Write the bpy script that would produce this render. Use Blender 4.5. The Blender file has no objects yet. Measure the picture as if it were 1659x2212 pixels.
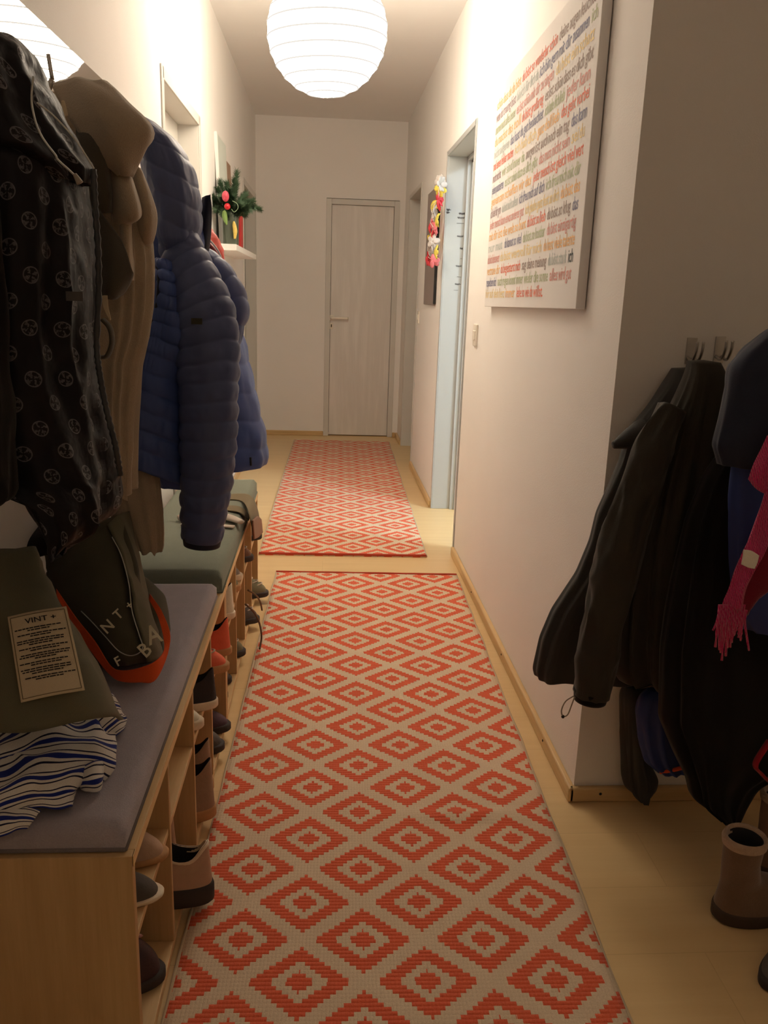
import bpy, bmesh, math, random
import numpy as np
from mathutils import Vector, Matrix, noise as mn

random.seed(7)
C = bpy.context.scene.collection
S = bpy.context.scene

# ------------------------------------------------------------------ camera
IMW, IMH, FPX = 1659.0, 2212.0, 1800.76
YAW, PITCH, ROLL, CAMH = 0.0751, 0.2556, -0.0339, 1.2738
_f = Vector((math.sin(YAW) * math.cos(PITCH), math.cos(YAW) * math.cos(PITCH), -math.sin(PITCH)))
_r = Vector((math.cos(YAW), -math.sin(YAW), 0))
_d = _f.cross(_r)
_r2 = _r * math.cos(ROLL) + _d * math.sin(ROLL)
_d2 = _d * math.cos(ROLL) - _r * math.sin(ROLL)
cd = bpy.data.cameras.new('camera')
cam = bpy.data.objects.new('camera', cd)
C.objects.link(cam)
cd.sensor_fit = 'VERTICAL'
cd.sensor_height = 36.0
cd.lens = FPX / IMH * 36.0
cd.clip_start = 0.02
m3 = Matrix((_r2, -_d2, -_f)).transposed()
cam.matrix_world = Matrix.Translation((0, 0, CAMH)) @ m3.to_4x4()
S.camera = cam

# ------------------------------------------------------------------ world, exposure
w = bpy.data.worlds.new('world')
S.world = w
w.use_nodes = True
w.node_tree.nodes['Background'].inputs[0].default_value = (1.0, 0.85, 0.7, 1)
w.node_tree.nodes['Background'].inputs[1].default_value = 0.0
S.view_settings.view_transform = 'Standard'
S.view_settings.look = 'None'
S.view_settings.gamma = 1.0
S.view_settings.use_curve_mapping = False
S.view_settings.exposure = 1.66
S.cycles.diffuse_bounces = 8
S.cycles.max_bounces = 12
LAMP_E = 5.4
FILL_E = 1.15
COOL_E = 62.0
LAMP_COL = (1.0, 0.85, 0.675)

# ------------------------------------------------------------------ helpers
def at(px, py, Y):
    """point of the photograph's pixel at distance Y down the corridor"""
    d = _f + _r2 * ((px - IMW / 2) / FPX) + _d2 * ((py - IMH / 2) / FPX)
    return Vector((0, 0, CAMH)) + d * (Y / d.y)

def at_x(px, py, X):
    d = _f + _r2 * ((px - IMW / 2) / FPX) + _d2 * ((py - IMH / 2) / FPX)
    return Vector((0, 0, CAMH)) + d * (X / d.x)

def at_z(px, py, Z):
    d = _f + _r2 * ((px - IMW / 2) / FPX) + _d2 * ((py - IMH / 2) / FPX)
    return Vector((0, 0, CAMH)) + d * ((Z - CAMH) / d.z)

def srgb(r, g, b):
    def c(v):
        v /= 255.0
        return v / 12.92 if v <= 0.04045 else ((v + 0.055) / 1.055) ** 2.4
    return (c(r), c(g), c(b))

class NT:
    def __init__(s, name):
        s.m = bpy.data.materials.new(name)
        s.m.use_nodes = True
        s.t = s.m.node_tree
        s.b = s.t.nodes['Principled BSDF']
    def n(s, typ, **kw):
        nd = s.t.nodes.new(typ)
        for k, v in kw.items():
            if k in nd.bl_rna.properties:
                setattr(nd, k, v)
            else:
                nd.inputs[k].default_value = v
        return nd
    def l(s, a, b):
        s.t.links.new(a, b)
    def math(s, op, a, b=None, c=None):
        nd = s.n('ShaderNodeMath', operation=op)
        for i, v in enumerate((a, b, c)):
            if v is None:
                continue
            if isinstance(v, (int, float)):
                nd.inputs[i].default_value = v
            else:
                s.l(v, nd.inputs[i])
        return nd.outputs[0]
    def mix(s, fac, a, b):
        nd = s.n('ShaderNodeMix', data_type='RGBA')
        for sock, v in ((nd.inputs[0], fac), (nd.inputs[6], a), (nd.inputs[7], b)):
            if isinstance(v, (int, float)):
                sock.default_value = v
            elif isinstance(v, tuple):
                sock.default_value = (*v[:3], 1)
            else:
                s.l(v, sock)
        return nd.outputs[2]
    def coord(s, kind='Object'):
        return s.n('ShaderNodeTexCoord').outputs[kind]
    def noise(s, vec, scale, detail=3.0, rough=0.55):
        nd = s.n('ShaderNodeTexNoise')
        nd.inputs['Scale'].default_value = scale
        nd.inputs['Detail'].default_value = detail
        nd.inputs['Roughness'].default_value = rough
        s.l(vec, nd.inputs['Vector'])
        return nd.outputs[0]
    def mapping(s, vec, scale=(1, 1, 1), loc=(0, 0, 0), rot=(0, 0, 0)):
        nd = s.n('ShaderNodeMapping')
        nd.inputs['Scale'].default_value = scale
        nd.inputs['Location'].default_value = loc
        nd.inputs['Rotation'].default_value = rot
        s.l(vec, nd.inputs[0])
        return nd.outputs[0]
    def bump(s, h, strength=0.3, dist=0.01):
        nd = s.n('ShaderNodeBump')
        nd.inputs['Strength'].default_value = strength
        nd.inputs['Distance'].default_value = dist
        s.l(h, nd.inputs['Height'])
        s.l(nd.outputs[0], s.b.inputs['Normal'])
    def base(s, col):
        if isinstance(col, tuple):
            s.b.inputs['Base Color'].default_value = (*col[:3], 1)
        else:
            s.l(col, s.b.inputs['Base Color'])
    def set(s, rough=None, metal=None, sheen=None, spec=None, trans=None, coat=None):
        if rough is not None: s.b.inputs['Roughness'].default_value = rough
        if metal is not None: s.b.inputs['Metallic'].default_value = metal
        if sheen is not None:
            s.b.inputs['Sheen Weight'].default_value = sheen
            s.b.inputs['Sheen Roughness'].default_value = 0.5
        if spec is not None: s.b.inputs['Specular IOR Level'].default_value = spec
        if trans is not None: s.b.inputs['Transmission Weight'].default_value = trans
        if coat is not None: s.b.inputs['Coat Weight'].default_value = coat

def dk(c, k):
    return tuple(v * k for v in c)

def plain(name, col, rough=0.6, var=0.12, scale=30, bump=0.0, bscale=200, metal=0.0, sheen=None, spec=None, bdist=0.002):
    t = NT(name)
    co = t.coord()
    nz = t.noise(co, scale)
    t.base(t.mix(nz, dk(col, 1 - var), dk(col, 1 + var)))
    t.set(rough=rough, metal=metal, sheen=sheen, spec=spec)
    if bump:
        t.bump(t.noise(co, bscale, 2), bump, bdist)
    return t.m

def fabric(name, col, rough=0.85, weave=900, var=0.15, bump=0.4, sheen=0.25, spec=0.25, scale=12):
    t = NT(name)
    co = t.coord()
    nz = t.noise(co, scale, 4)
    fine = t.noise(co, weave, 2)
    c = t.mix(nz, dk(col, 1 - var), dk(col, 1 + var))
    c2 = t.mix(t.math('MULTIPLY', fine, 0.5), c, dk(col, 0.55))
    t.base(c2)
    t.set(rough=rough, sheen=sheen, spec=spec)
    t.bump(fine, bump, 0.0015)
    return t.m

def wood(name, ca, cb, axis='Y', rough=0.5, scale=1.0, bump=0.08):
    t = NT(name)
    co = t.coord()
    sc = {'X': (1.2, 22, 22), 'Y': (22, 1.2, 22), 'Z': (22, 22, 1.2)}[axis]
    mp = t.mapping(co, tuple(v * scale for v in sc))
    n1 = t.noise(mp, 1.0, 6, 0.6)
    n2 = t.noise(mp, 5.0, 3, 0.6)
    f = t.math('ADD', t.math('MULTIPLY', n1, 0.75), t.math('MULTIPLY', n2, 0.25))
    r = t.n('ShaderNodeValToRGB')
    r.color_ramp.elements[0].position = 0.33
    r.color_ramp.elements[1].position = 0.68
    r.color_ramp.elements[0].color = (*ca, 1)
    r.color_ramp.elements[1].color = (*cb, 1)
    t.l(f, r.inputs[0])
    t.base(r.outputs[0])
    t.set(rough=rough)
    t.bump(n2, bump, 0.002)
    return t.m

def link(o, parent=None):
    C.objects.link(o)
    if parent is not None:
        o.parent = parent
        o.matrix_parent_inverse = parent.matrix_world.inverted() if parent.type == 'EMPTY' and False else Matrix.Identity(4)
        loc = parent.get('_org')
        if loc is not None:
            o.location = (-loc[0], -loc[1], -loc[2])
    return o

def tag(o, label=None, cat=None, group=None, kind=None):
    if label: o['label'] = label
    if cat: o['category'] = cat
    if group: o['group'] = group
    if kind: o['kind'] = kind
    return o

ORG = {}
def thing(name, label, cat, loc=(0, 0, 0), group=None, kind=None):
    """Empty at the thing's base; parts are built in world coordinates and offset back"""
    o = bpy.data.objects.new(name, None)
    o.empty_display_size = 0.05
    C.objects.link(o)
    o.location = loc
    ORG[o.name] = Vector(loc)
    return tag(o, label, cat, group, kind)

def obj(name, me, mat=None, parent=None, smooth=True):
    o = bpy.data.objects.new(name, me)
    if mat is not None and not me.materials:
        me.materials.append(mat)
    if smooth:
        me.polygons.foreach_set('use_smooth', [True] * len(me.polygons))
    C.objects.link(o)
    if parent is not None:
        o.parent = parent
        org = ORG.get(parent.name)
        if org is not None:
            o.location = -org
        ORG[o.name] = Vector((0, 0, 0))
    return o

def mesh(verts, faces, uv=None):
    me = bpy.data.meshes.new('mesh')
    me.from_pydata([tuple(v) for v in verts], [], [tuple(f) for f in faces])
    if uv is not None:
        l = me.uv_layers.new(name='UVMap')
        idx = np.zeros(len(me.loops), dtype=np.int32)
        me.loops.foreach_get('vertex_index', idx)
        l.data.foreach_set('uv', np.asarray(uv, dtype=np.float32)[idx].ravel())
    me.update()
    return me

class MB:
    """collects boxes, tubes and revolved shapes for one mesh"""
    def __init__(s):
        s.v = []; s.f = []
    def add(s, v, f):
        k = len(s.v)
        s.v += [tuple(p) for p in v]
        s.f += [tuple(i + k for i in q) for q in f]
        return s
    def box(s, x0, x1, y0, y1, z0, z1, M=None):
        v = [Vector((x, y, z)) for x in (x0, x1) for y in (y0, y1) for z in (z0, z1)]
        if M is not None: v = [M @ p for p in v]
        return s.add(v, [(0, 1, 3, 2), (4, 6, 7, 5), (0, 4, 5, 1), (2, 3, 7, 6), (0, 2, 6, 4), (1, 5, 7, 3)])
    def tube(s, pts, r, n=8, closed_ends=True):
        v, f = tube_geo(pts, r, n, cap=closed_ends)
        return s.add(v, f)
    def lathe(s, prof, c, n=24):
        k = len(s.v); v = []; f = []
        for (r, z) in prof:
            for i in range(n):
                a = 2 * math.pi * i / n
                v.append((c[0] + r * math.cos(a), c[1] + r * math.sin(a), c[2] + z))
        for j in range(len(prof) - 1):
            for i in range(n):
                f.append((j * n + i, j * n + (i + 1) % n, (j + 1) * n + (i + 1) % n, (j + 1) * n + i))
        return s.add(v, f)
    def ell(s, c, r, n=12, m=8, M=None):
        v = []; f = []
        for j in range(m + 1):
            p = math.pi * j / m
            for i in range(n):
                a = 2 * math.pi * i / n
                q = Vector((r[0] * math.sin(p) * math.cos(a), r[1] * math.sin(p) * math.sin(a), r[2] * math.cos(p)))
                if M is not None: q = M @ q
                v.append(Vector(c) + q)
        for j in range(m):
            for i in range(n):
                f.append((j * n + i, (j + 1) * n + i, (j + 1) * n + (i + 1) % n, j * n + (i + 1) % n))
        return s.add(v, f)
    def build(s, name, mat, parent=None, smooth=False, bevel=0.0, seg=2):
        o = obj(name, mesh(s.v, s.f), mat, parent, smooth)
        if bevel:
            md = o.modifiers.new('bevel', 'BEVEL')
            md.width = bevel; md.segments = seg; md.limit_method = 'ANGLE'
        return o

def box(name, x0, x1, y0, y1, z0, z1, mat, parent=None, bevel=0.0, seg=2):
    return MB().box(x0, x1, y0, y1, z0, z1).build(name, mat, parent, False, bevel, seg)

def resample(pts, n):
    pts = [np.array(p, dtype=float) for p in pts]
    P = [pts[0] * 2 - pts[1]] + pts + [pts[-1] * 2 - pts[-2]]
    out = []; ns = len(pts) - 1
    for i in range(n):
        t = i / (n - 1) * ns
        k = min(int(t), ns - 1); u = t - k
        a, b, c, d = P[k], P[k + 1], P[k + 2], P[k + 3]
        out.append(0.5 * (2 * b + (c - a) * u + (2 * a - 5 * b + 4 * c - d) * u * u + (3 * b - a - 3 * c + d) * u ** 3))
    return np.array(out)

def tube_geo(pts, r, n=8, cap=True, squash=None, up=None, disp=None):
    pts = [Vector(p) for p in pts]
    N = len(pts)
    rr = r if hasattr(r, '__len__') else [r] * N
    v = []; f = []; prev = None; s = 0.0
    for i, p in enumerate(pts):
        t = (pts[min(i + 1, N - 1)] - pts[max(i - 1, 0)]).normalized()
        if i: s += (p - pts[i - 1]).length
        if prev is None:
            u = Vector(up) if up else (Vector((0, 0, 1)) if abs(t.z) < 0.9 else Vector((1, 0, 0)))
            u = (u - t * u.dot(t)).normalized()
        else:
            u = (prev - t * prev.dot(t)).normalized()
        prev = u
        b = t.cross(u)
        sq = squash if squash else 1.0
        for k in range(n):
            a = 2 * math.pi * k / n
            rad = rr[i]
            if disp: rad += disp(s, a, i / (N - 1))
            v.append(p + u * (math.cos(a) * rad * sq) + b * (math.sin(a) * rad))
    for i in range(N - 1):
        for k in range(n):
            f.append((i * n + k, i * n + (k + 1) % n, (i + 1) * n + (k + 1) % n, (i + 1) * n + k))
    if cap:
        f.append(tuple(range(n - 1, -1, -1)))
        f.append(tuple(range((N - 1) * n, N * n)))
    return v, f

def tube(name, ctrl, r, mat, parent=None, n=10, m=None, squash=None, up=None, disp=None, cap=True):
    m = m or max(8, len(ctrl) * 6)
    P = resample(ctrl, m)
    if hasattr(r, '__len__'):
        R = np.interp(np.linspace(0, 1, m), np.linspace(0, 1, len(r)), r)
    else:
        R = [r] * m
    v, f = tube_geo(P, R, n, cap, squash, up, disp)
    return obj(name, mesh(v, f), mat, parent)

def nz(x, y, z=0.0):
    return mn.noise(Vector((x, y, z)))

def smooth1(a, k):
    if k < 2: return a
    p = np.concatenate([np.full(k, a[0]), a, np.full(k, a[-1])])
    ker = np.hanning(2 * k + 1); ker /= ker.sum()
    return np.convolve(p, ker, 'same')[k:-k]

def loft(name, rows, mat, parent=None, n=72, m=110, p=2.5, fold=0.0, fk=2.2, fz=0.7, seed=0.0, quilt=None,
         crum=0.0, ck=9.0, disp=None, cap=(True, True), sm=5, hang=0.0, lean=None, env=None):
    """closed vertical cloth body. rows: (z, x0, x1, y0, y1) from top to bottom.
    fold: vertical folds, crum: creases, quilt: (pitch, depth, slope)"""
    rows = [tuple(r) for r in rows]
    R = np.array(rows, dtype=float)
    t0 = np.concatenate([[0], np.cumsum(np.abs(np.diff(R[:, 0])) + 0.25 * (np.abs(np.diff(R[:, 1])) + np.abs(np.diff(R[:, 2]))))])
    t0 /= t0[-1]
    tt = np.linspace(0, 1, m)
    A = [np.interp(tt, t0, R[:, k]) for k in range(5)]
    A = [A[0]] + [smooth1(a, sm) for a in A[1:]]
    A[0] = smooth1(A[0], sm)
    V = []; UV = []
    per = 0.0
    for j in range(m):
        z, x0, x1, y0, y1 = (A[k][j] for k in range(5))
        cx, cy, ax, ay = (x0 + x1) / 2, (y0 + y1) / 2, (x1 - x0) / 2, (y1 - y0) / 2
        e = fold * (min(1, tt[j] * 2.2) if env is None else env(tt[j]))
        for i in range(n):
            a = 2 * math.pi * i / n
            c, s = math.cos(a), math.sin(a)
            ux = math.copysign(abs(c) ** (2 / p), c); uy = math.copysign(abs(s) ** (2 / p), s)
            d = 0.0
            if fold:
                q = nz(fk * c + seed, fk * s, tt[j] * fz + seed) * 1.3
                d += e * (1.0 - 2.0 * abs(q)) * 0.9
            if crum:
                q = nz(ck * ax * c * 2.2 + seed * 3, ck * ay * s * 2.2 + z * ck * 0.35, z * ck)
                d += crum * (0.6 - 1.6 * abs(q))
            if quilt:
                pit, dep, slo = quilt[:3]
                zz = (z + slo * (ux * ax) + 0.006 * nz(c * 2 + seed, s * 2, z * 3)) / pit
                q = abs(math.sin(math.pi * zz))
                d += dep * (q ** 0.4 - 0.7) + dep * 0.5 * nz(c * 16, s * 16, zz * 1.3 + seed) * q + 0.006 * nz(c * 2.5, s * 2.5, z * 7 + seed)
            if disp: d += disp(c, s, tt[j], z)
            hz = hang * nz(c * 1.8 + seed, s * 1.8, 3.3) * tt[j] ** 3
            px = cx + ux * (ax + d * 0.9)
            py = cy + uy * (ay + d * 0.9)
            if lean: px += lean[0] * tt[j]; py += lean[1] * tt[j]
            V.append((px, py, z + hz))
            UV.append((i / n * 2 * math.pi * 0.5 * (abs(ax) + abs(ay)) * 1.0, z))
    VA = np.array(V).reshape(m, n, 3)
    vl = np.concatenate([np.zeros((1, n)), np.cumsum(np.linalg.norm(np.diff(VA, axis=0), axis=2), axis=0)])
    wd = np.linalg.norm(np.diff(np.concatenate([VA, VA[:, :1]], axis=1), axis=1), axis=2)
    ul = np.concatenate([[0], np.cumsum(np.median(wd, axis=0))])[:n]
    UV = [(ul[i], -vl[j, i]) for j in range(m) for i in range(n)]
    F = []
    for j in range(m - 1):
        for i in range(n):
            F.append((j * n + i, (j + 1) * n + i, (j + 1) * n + (i + 1) % n, j * n + (i + 1) % n))
    if cap[0]:
        V.append(tuple(np.mean(np.array(V[:n]), axis=0) + np.array((0, 0, 0.004)))); UV.append((0, 0)); k = len(V) - 1
        F += [(i, (i + 1) % n, k) for i in range(n)]
    if cap[1]:
        b = (m - 1) * n
        V.append(tuple(np.mean(np.array(V[b:b + n]), axis=0) + np.array((0, 0, 0.03)))); UV.append((0, 0)); k = len(V) - 1
        F += [(b + (i + 1) % n, b + i, k) for i in range(n)]
    return obj(name, mesh(V, F, UV), mat, parent)

def pxrows(Yc, hy, spec, wall=None, hyk=None):
    """spec: (py, px_left or None, px_right); -> loft rows at distance Yc"""
    out = []
    for i, q in enumerate(spec):
        py, a, b = q[:3]
        h = q[3] if len(q) > 3 else hy
        Y = q[4] if len(q) > 4 else Yc
        B = at(b, py, Y)
        sg = -1.0 if B.x < 0 else 1.0
        x1 = at(b, py, Y - 0.6 * h * sg).x
        if a is None:
            x0, z = wall, B.z
        else:
            A = at(a, py, Y); z = (A.z + B.z) / 2
            x0 = at(a, py, Y + 0.6 * h * (-1.0 if A.x < 0 else 1.0)).x
        out.append((z, x0, x1, Y - h, Y + h))
    return out

def patch(name, ctrl, mat, parent=None, thick=0.003, sub=3, crum=0.0, seed=0.0, quilt=None, K=6, uvs=(1, 1), fold=0.0, ck=18.0):
    """cloth sheet through a grid of control points; quilt: (number of baffles, depth), fold: broad soft folds"""
    nr, nc = len(ctrl), len(ctrl[0])
    rows = [resample(r, (nc - 1) * K + 1) for r in ctrl]
    cols = []
    for i in range((nc - 1) * K + 1):
        cols.append(resample([r[i] for r in rows], (nr - 1) * K + 1))
    G = np.array(cols)  # [i][j]
    a, b = G.shape[:2]
    du = np.gradient(G, axis=0); dv = np.gradient(G, axis=1)
    N = np.cross(du, dv); N /= np.linalg.norm(N, axis=2, keepdims=True) + 1e-9
    if N[..., 1].mean() > 0: N = -N
    V = []; UV = []
    for i in range(a):
        for j in range(b):
            v = G[i, j].copy()
            u_, v_ = i / (a - 1), j / (b - 1)
            if crum:
                v += N[i, j] * crum * (0.7 - 1.8 * abs(nz(v[0] * ck + seed, v[1] * ck, v[2] * ck))) + crum * 0.4 * np.array([nz(v[1] * ck, v[2] * ck + seed, v[0] * ck), 0, 0.6 * nz(v[2] * ck, v[0] * ck, v[1] * ck + seed)])
            if fold:
                v += N[i, j] * fold * (0.6 - 1.7 * abs(nz(u_ * 2.6 + seed, v_ * 0.9, seed)))
            if quilt:
                q = abs(math.sin(math.pi * (quilt[0] * v_ + 0.08 * nz(u_ * 4, v_ * 5, seed))))
                v += N[i, j] * quilt[1] * (q ** 0.45 - 0.5 + 0.35 * q * nz(u_ * 16, v_ * quilt[0] * 0.9, seed))
            V.append(v); UV.append((u_ * uvs[0], v_ * uvs[1]))
    F = [(i * b + j, (i + 1) * b + j, (i + 1) * b + j + 1, i * b + j + 1) for i in range(a - 1) for j in range(b - 1)]
    o = obj(name, mesh(V, F, UV), mat, parent)
    md = o.modifiers.new('thickness', 'SOLIDIFY'); md.thickness = thick; md.offset = 0
    return o

_tc = {}
def text_geo(body):
    if body in _tc: return _tc[body]
    cu = bpy.data.curves.new('t', 'FONT'); cu.body = body; cu.resolution_u = 2; cu.offset = 0.012
    o = bpy.data.objects.new('t', cu); C.objects.link(o)
    dg = bpy.context.evaluated_depsgraph_get(); dg.update()
    me = bpy.data.meshes.new_from_object(o.evaluated_get(dg))
    v = np.array([p.co[:2] for p in me.vertices]); f = [tuple(q.vertices) for q in me.polygons]
    bpy.data.objects.remove(o); bpy.data.curves.remove(cu); bpy.data.meshes.remove(me)
    _tc[body] = (v, f)
    return v, f

def text_on(name, body, fn, width, height, mat, parent, x0=0.0, y0=0.0, ref=0.72):
    """letters mapped by fn(u, v) -> point; height = cap height"""
    v, f = text_geo(body)
    sx = width / (v[:, 0].max() - v[:, 0].min()); sy = height / ref
    V = [fn(x0 + (a - v[:, 0].min()) * sx, y0 + b * sy) for a, b in v]
    return obj(name, mesh(V, f), mat, parent, smooth=False)

# ------------------------------------------------------------------ materials
def mk_plaster(name, col, bs=260, st=0.25):
    t = NT(name)
    co = t.coord()
    n1 = t.noise(co, bs, 3, 0.6); n2 = t.noise(co, 2.0, 3)
    t.base(t.mix(n2, dk(col, 0.955), dk(col, 1.03)))
    t.set(rough=0.9, spec=0.2)
    t.bump(n1, st, 0.0025)
    return t.m

M = {}
M['wall'] = mk_plaster('wall_plaster', (0.88, 0.86, 0.83))
M['ceil'] = mk_plaster('ceiling_paint', (0.88, 0.875, 0.865), 160, 0.12)
M['frame'] = plain('frame_paint', (0.66, 0.645, 0.60), 0.45, 0.03, 4)
M['frame_gloss'] = plain('glossy_frame_paint', (0.47, 0.49, 0.49), 0.28, 0.03, 4)
M['greydoor'] = plain('greygreen_door_paint', (0.36, 0.36, 0.31), 0.5, 0.04, 4)
M['white'] = plain('white_paint', (0.8, 0.78, 0.74), 0.5, 0.03, 6)
M['plastic'] = plain('cream_plastic', (0.84, 0.79, 0.69), 0.35, 0.02, 6)
M['base'] = wood('baseboard_wood', srgb(196, 160, 108), srgb(226, 194, 142), 'Y', 0.42)
M['baseX'] = wood('baseboard_wood_cross', srgb(196, 160, 108), srgb(226, 194, 142), 'X', 0.42)
M['rack'] = wood('oak_veneer', srgb(192, 156, 106), srgb(214, 180, 130), 'Z', 0.5, 1.6)
M['rackY'] = wood('oak_veneer_long', srgb(206, 170, 118), srgb(228, 196, 146), 'Y', 0.5, 1.6)
M['edge'] = wood('oak_edge_band', srgb(226, 190, 132), srgb(240, 206, 150), 'Y', 0.5)
M['steel'] = plain('brushed_steel', (0.55, 0.53, 0.5), 0.3, 0.05, 80, metal=1.0)
M['black'] = plain('black_rubber', (0.012, 0.012, 0.013), 0.6, 0.1, 20)
M['dark'] = plain('dark_lining', (0.02, 0.017, 0.015), 0.9, 0.2, 40)

def mk_floor():
    t = NT('beech_laminate')
    co = t.coord()
    br = t.n('ShaderNodeTexBrick')
    br.offset = 0.37
    br.inputs['Scale'].default_value = 1.0
    br.inputs['Brick Width'].default_value = 1.25
    br.inputs['Row Height'].default_value = 0.195
    br.inputs['Mortar Size'].default_value = 0.0012
    br.inputs['Mortar Smooth'].default_value = 0.3
    br.inputs['Color1'].default_value = (0.2, 0.2, 0.2, 1)
    br.inputs['Color2'].default_value = (0.8, 0.8, 0.8, 1)
    br.inputs['Mortar'].default_value = (0.5, 0.5, 0.5, 1)
    t.l(co, br.inputs['Vector'])
    sep = t.n('ShaderNodeSeparateXYZ'); t.l(co, sep.inputs[0])
    cmb = t.n('ShaderNodeCombineXYZ')
    t.l(t.math('MULTIPLY', sep.outputs[0], 1.6), cmb.inputs[0])
    t.l(t.math('MULTIPLY', sep.outputs[1], 26.0), cmb.inputs[1])
    t.l(t.math('MULTIPLY', br.outputs[0], 7.0), cmb.inputs[2])
    g = t.noise(cmb.outputs[0], 1.0, 5, 0.6)
    big = t.noise(t.mapping(co, (1.0, 5, 1)), 1.3, 2)
    ca, cb = srgb(214, 180, 128), srgb(238, 210, 160)
    c = t.mix(g, ca, cb)
    c = t.mix(t.math('MULTIPLY', big, 0.5), c, srgb(224, 190, 136))
    c = t.mix(t.math('MULTIPLY', br.outputs['Fac'], 0.2), c, srgb(160, 122, 76))
    t.base(c)
    t.set(rough=0.36, spec=0.4)
    t.bump(t.math('SUBTRACT', g, t.math('MULTIPLY', br.outputs['Fac'], 1.0)), 0.05, 0.002)
    return t.m
M['floor'] = mk_floor()

def mk_rug(name, ou, ov):
    """woven stepped diamonds; object coords: x across, y along"""
    t = NT(name)
    co = t.coord()
    wob = t.n('ShaderNodeVectorMath', operation='ADD')
    sep0 = t.n('ShaderNodeSeparateXYZ'); t.l(co, sep0.inputs[0])
    PU, PV, NR = 0.2455, 0.2145, 22.0
    u = t.math('DIVIDE', t.math('SUBTRACT', sep0.outputs[0], ou), PU)
    vraw = t.math('DIVIDE', t.math('SUBTRACT', sep0.outputs[1], ov), PV)
    rowi = t.math('FLOOR', t.math('MULTIPLY', vraw, NR))
    v = t.math('DIVIDE', t.math('ADD', rowi, 0.5), NR)
    jit = t.n('ShaderNodeTexWhiteNoise', noise_dimensions='2D')
    cm = t.n('ShaderNodeCombineXYZ'); t.l(rowi, cm.inputs[0])
    t.l(t.math('FLOOR', t.math('MULTIPLY', u, 8.0)), cm.inputs[1]); t.l(cm.outputs[0], jit.inputs['Vector'])
    u2 = t.math('ADD', u, t.math('MULTIPLY', t.math('SUBTRACT', jit.outputs[0], 0.5), 0.012))
    fu = t.math('ABSOLUTE', t.math('SUBTRACT', t.math('FRACT', t.math('ADD', u2, 0.5)), 0.5))
    fv = t.math('ABSOLUTE', t.math('SUBTRACT', t.math('FRACT', t.math('ADD', v, 0.5)), 0.5))
    d = t.math('MULTIPLY', t.math('ADD', fu, fv), 2.0)           # 0 centre .. 2
    d = t.math('MINIMUM', d, t.math('SUBTRACT', 2.0, d))          # staggered lattice
    red = t.math('LESS_THAN', d, 0.245)
    ring = t.math('MULTIPLY', t.math('GREATER_THAN', d, 0.475), t.math('LESS_THAN', d, 0.80))
    isred = t.math('MAXIMUM', red, ring)
    fine = t.noise(co, 420, 2)
    mid = t.noise(co, 9, 3)
    cr = t.mix(fine, srgb(214, 74, 48), srgb(248, 122, 84))
    cc = t.mix(fine, srgb(206, 182, 152), srgb(246, 226, 198))
    col = t.mix(isred, cc, cr)
    col = t.mix(t.math('MULTIPLY', mid, 0.16), col, srgb(170, 128, 96))
    t.base(col)
    t.set(rough=0.92, spec=0.1, sheen=0.15)
    rib = t.math('ABSOLUTE', t.math('SINE', t.math('MULTIPLY', vraw, NR * math.pi)))
    wv = t.math('ABSOLUTE', t.math('SINE', t.math('MULTIPLY', u, 34 * math.pi)))
    hh = t.math('ADD', t.math('MULTIPLY', rib, t.math('ADD', t.math('MULTIPLY', isred, 0.7), 0.25)), t.math('MULTIPLY', wv, 0.25))
    t.bump(t.math('ADD', hh, t.math('MULTIPLY', fine, 0.6)), 0.55, 0.003)
    return t.m

def mk_dots():
    t = NT('dotted_nylon')
    uv = t.coord('UV')
    sep = t.n('ShaderNodeSeparateXYZ'); t.l(uv, sep.inputs[0])
    P = 0.0555
    u = t.math('DIVIDE', sep.outputs[0], P); v = t.math('DIVIDE', sep.outputs[1], P * 0.62)
    row = t.math('FLOOR', v)
    sh = t.math('MULTIPLY', t.math('MODULO', t.math('ABSOLUTE', row), 2.0), 0.5)
    uu = t.math('SUBTRACT', t.math('FRACT', t.math('ADD', u, sh)), 0.5)
    vv = t.math('MULTIPLY', t.math('SUBTRACT', t.math('SUBTRACT', v, row), 0.5), 0.62)
    d = t.math('SQRT', t.math('ADD', t.math('MULTIPLY', uu, uu), t.math('MULTIPLY', vv, vv)))
    ang = t.math('ARCTAN2', vv, uu)
    rot = t.math('MULTIPLY', row, 1.7)
    ring = t.math('MULTIPLY', t.math('LESS_THAN', d, 0.20), t.math('GREATER_THAN', d, 0.172))
    leaf = t.math('MULTIPLY', t.math('GREATER_THAN', t.math('SINE', t.math('ADD', t.math('MULTIPLY', ang, 4.0), t.math('ADD', t.math('MULTIPLY', d, 10.0), t.math('MULTIPLY', t.noise(t.coord(), 300, 2), 9.0)))), 0.35), t.math('MULTIPLY', t.math('LESS_THAN', d, 0.175), t.math('GREATER_THAN', d, 0.03)))
    pat = t.math('MAXIMUM', ring, t.math('MULTIPLY', leaf, 0.8))
    nn = t.noise(t.coord(), 260, 2)
    pat = t.math('MULTIPLY', pat, t.math('MULTIPLY', t.math('ADD', nn, 0.25), 0.9))
    t.base(t.mix(pat, (0.012, 0.011, 0.013), (0.17, 0.165, 0.175)))
    t.set(rough=0.5, spec=0.14)
    t.bump(t.noise(t.coord(), 22, 3, 0.5), 0.55, 0.012)
    return t.m

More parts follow.
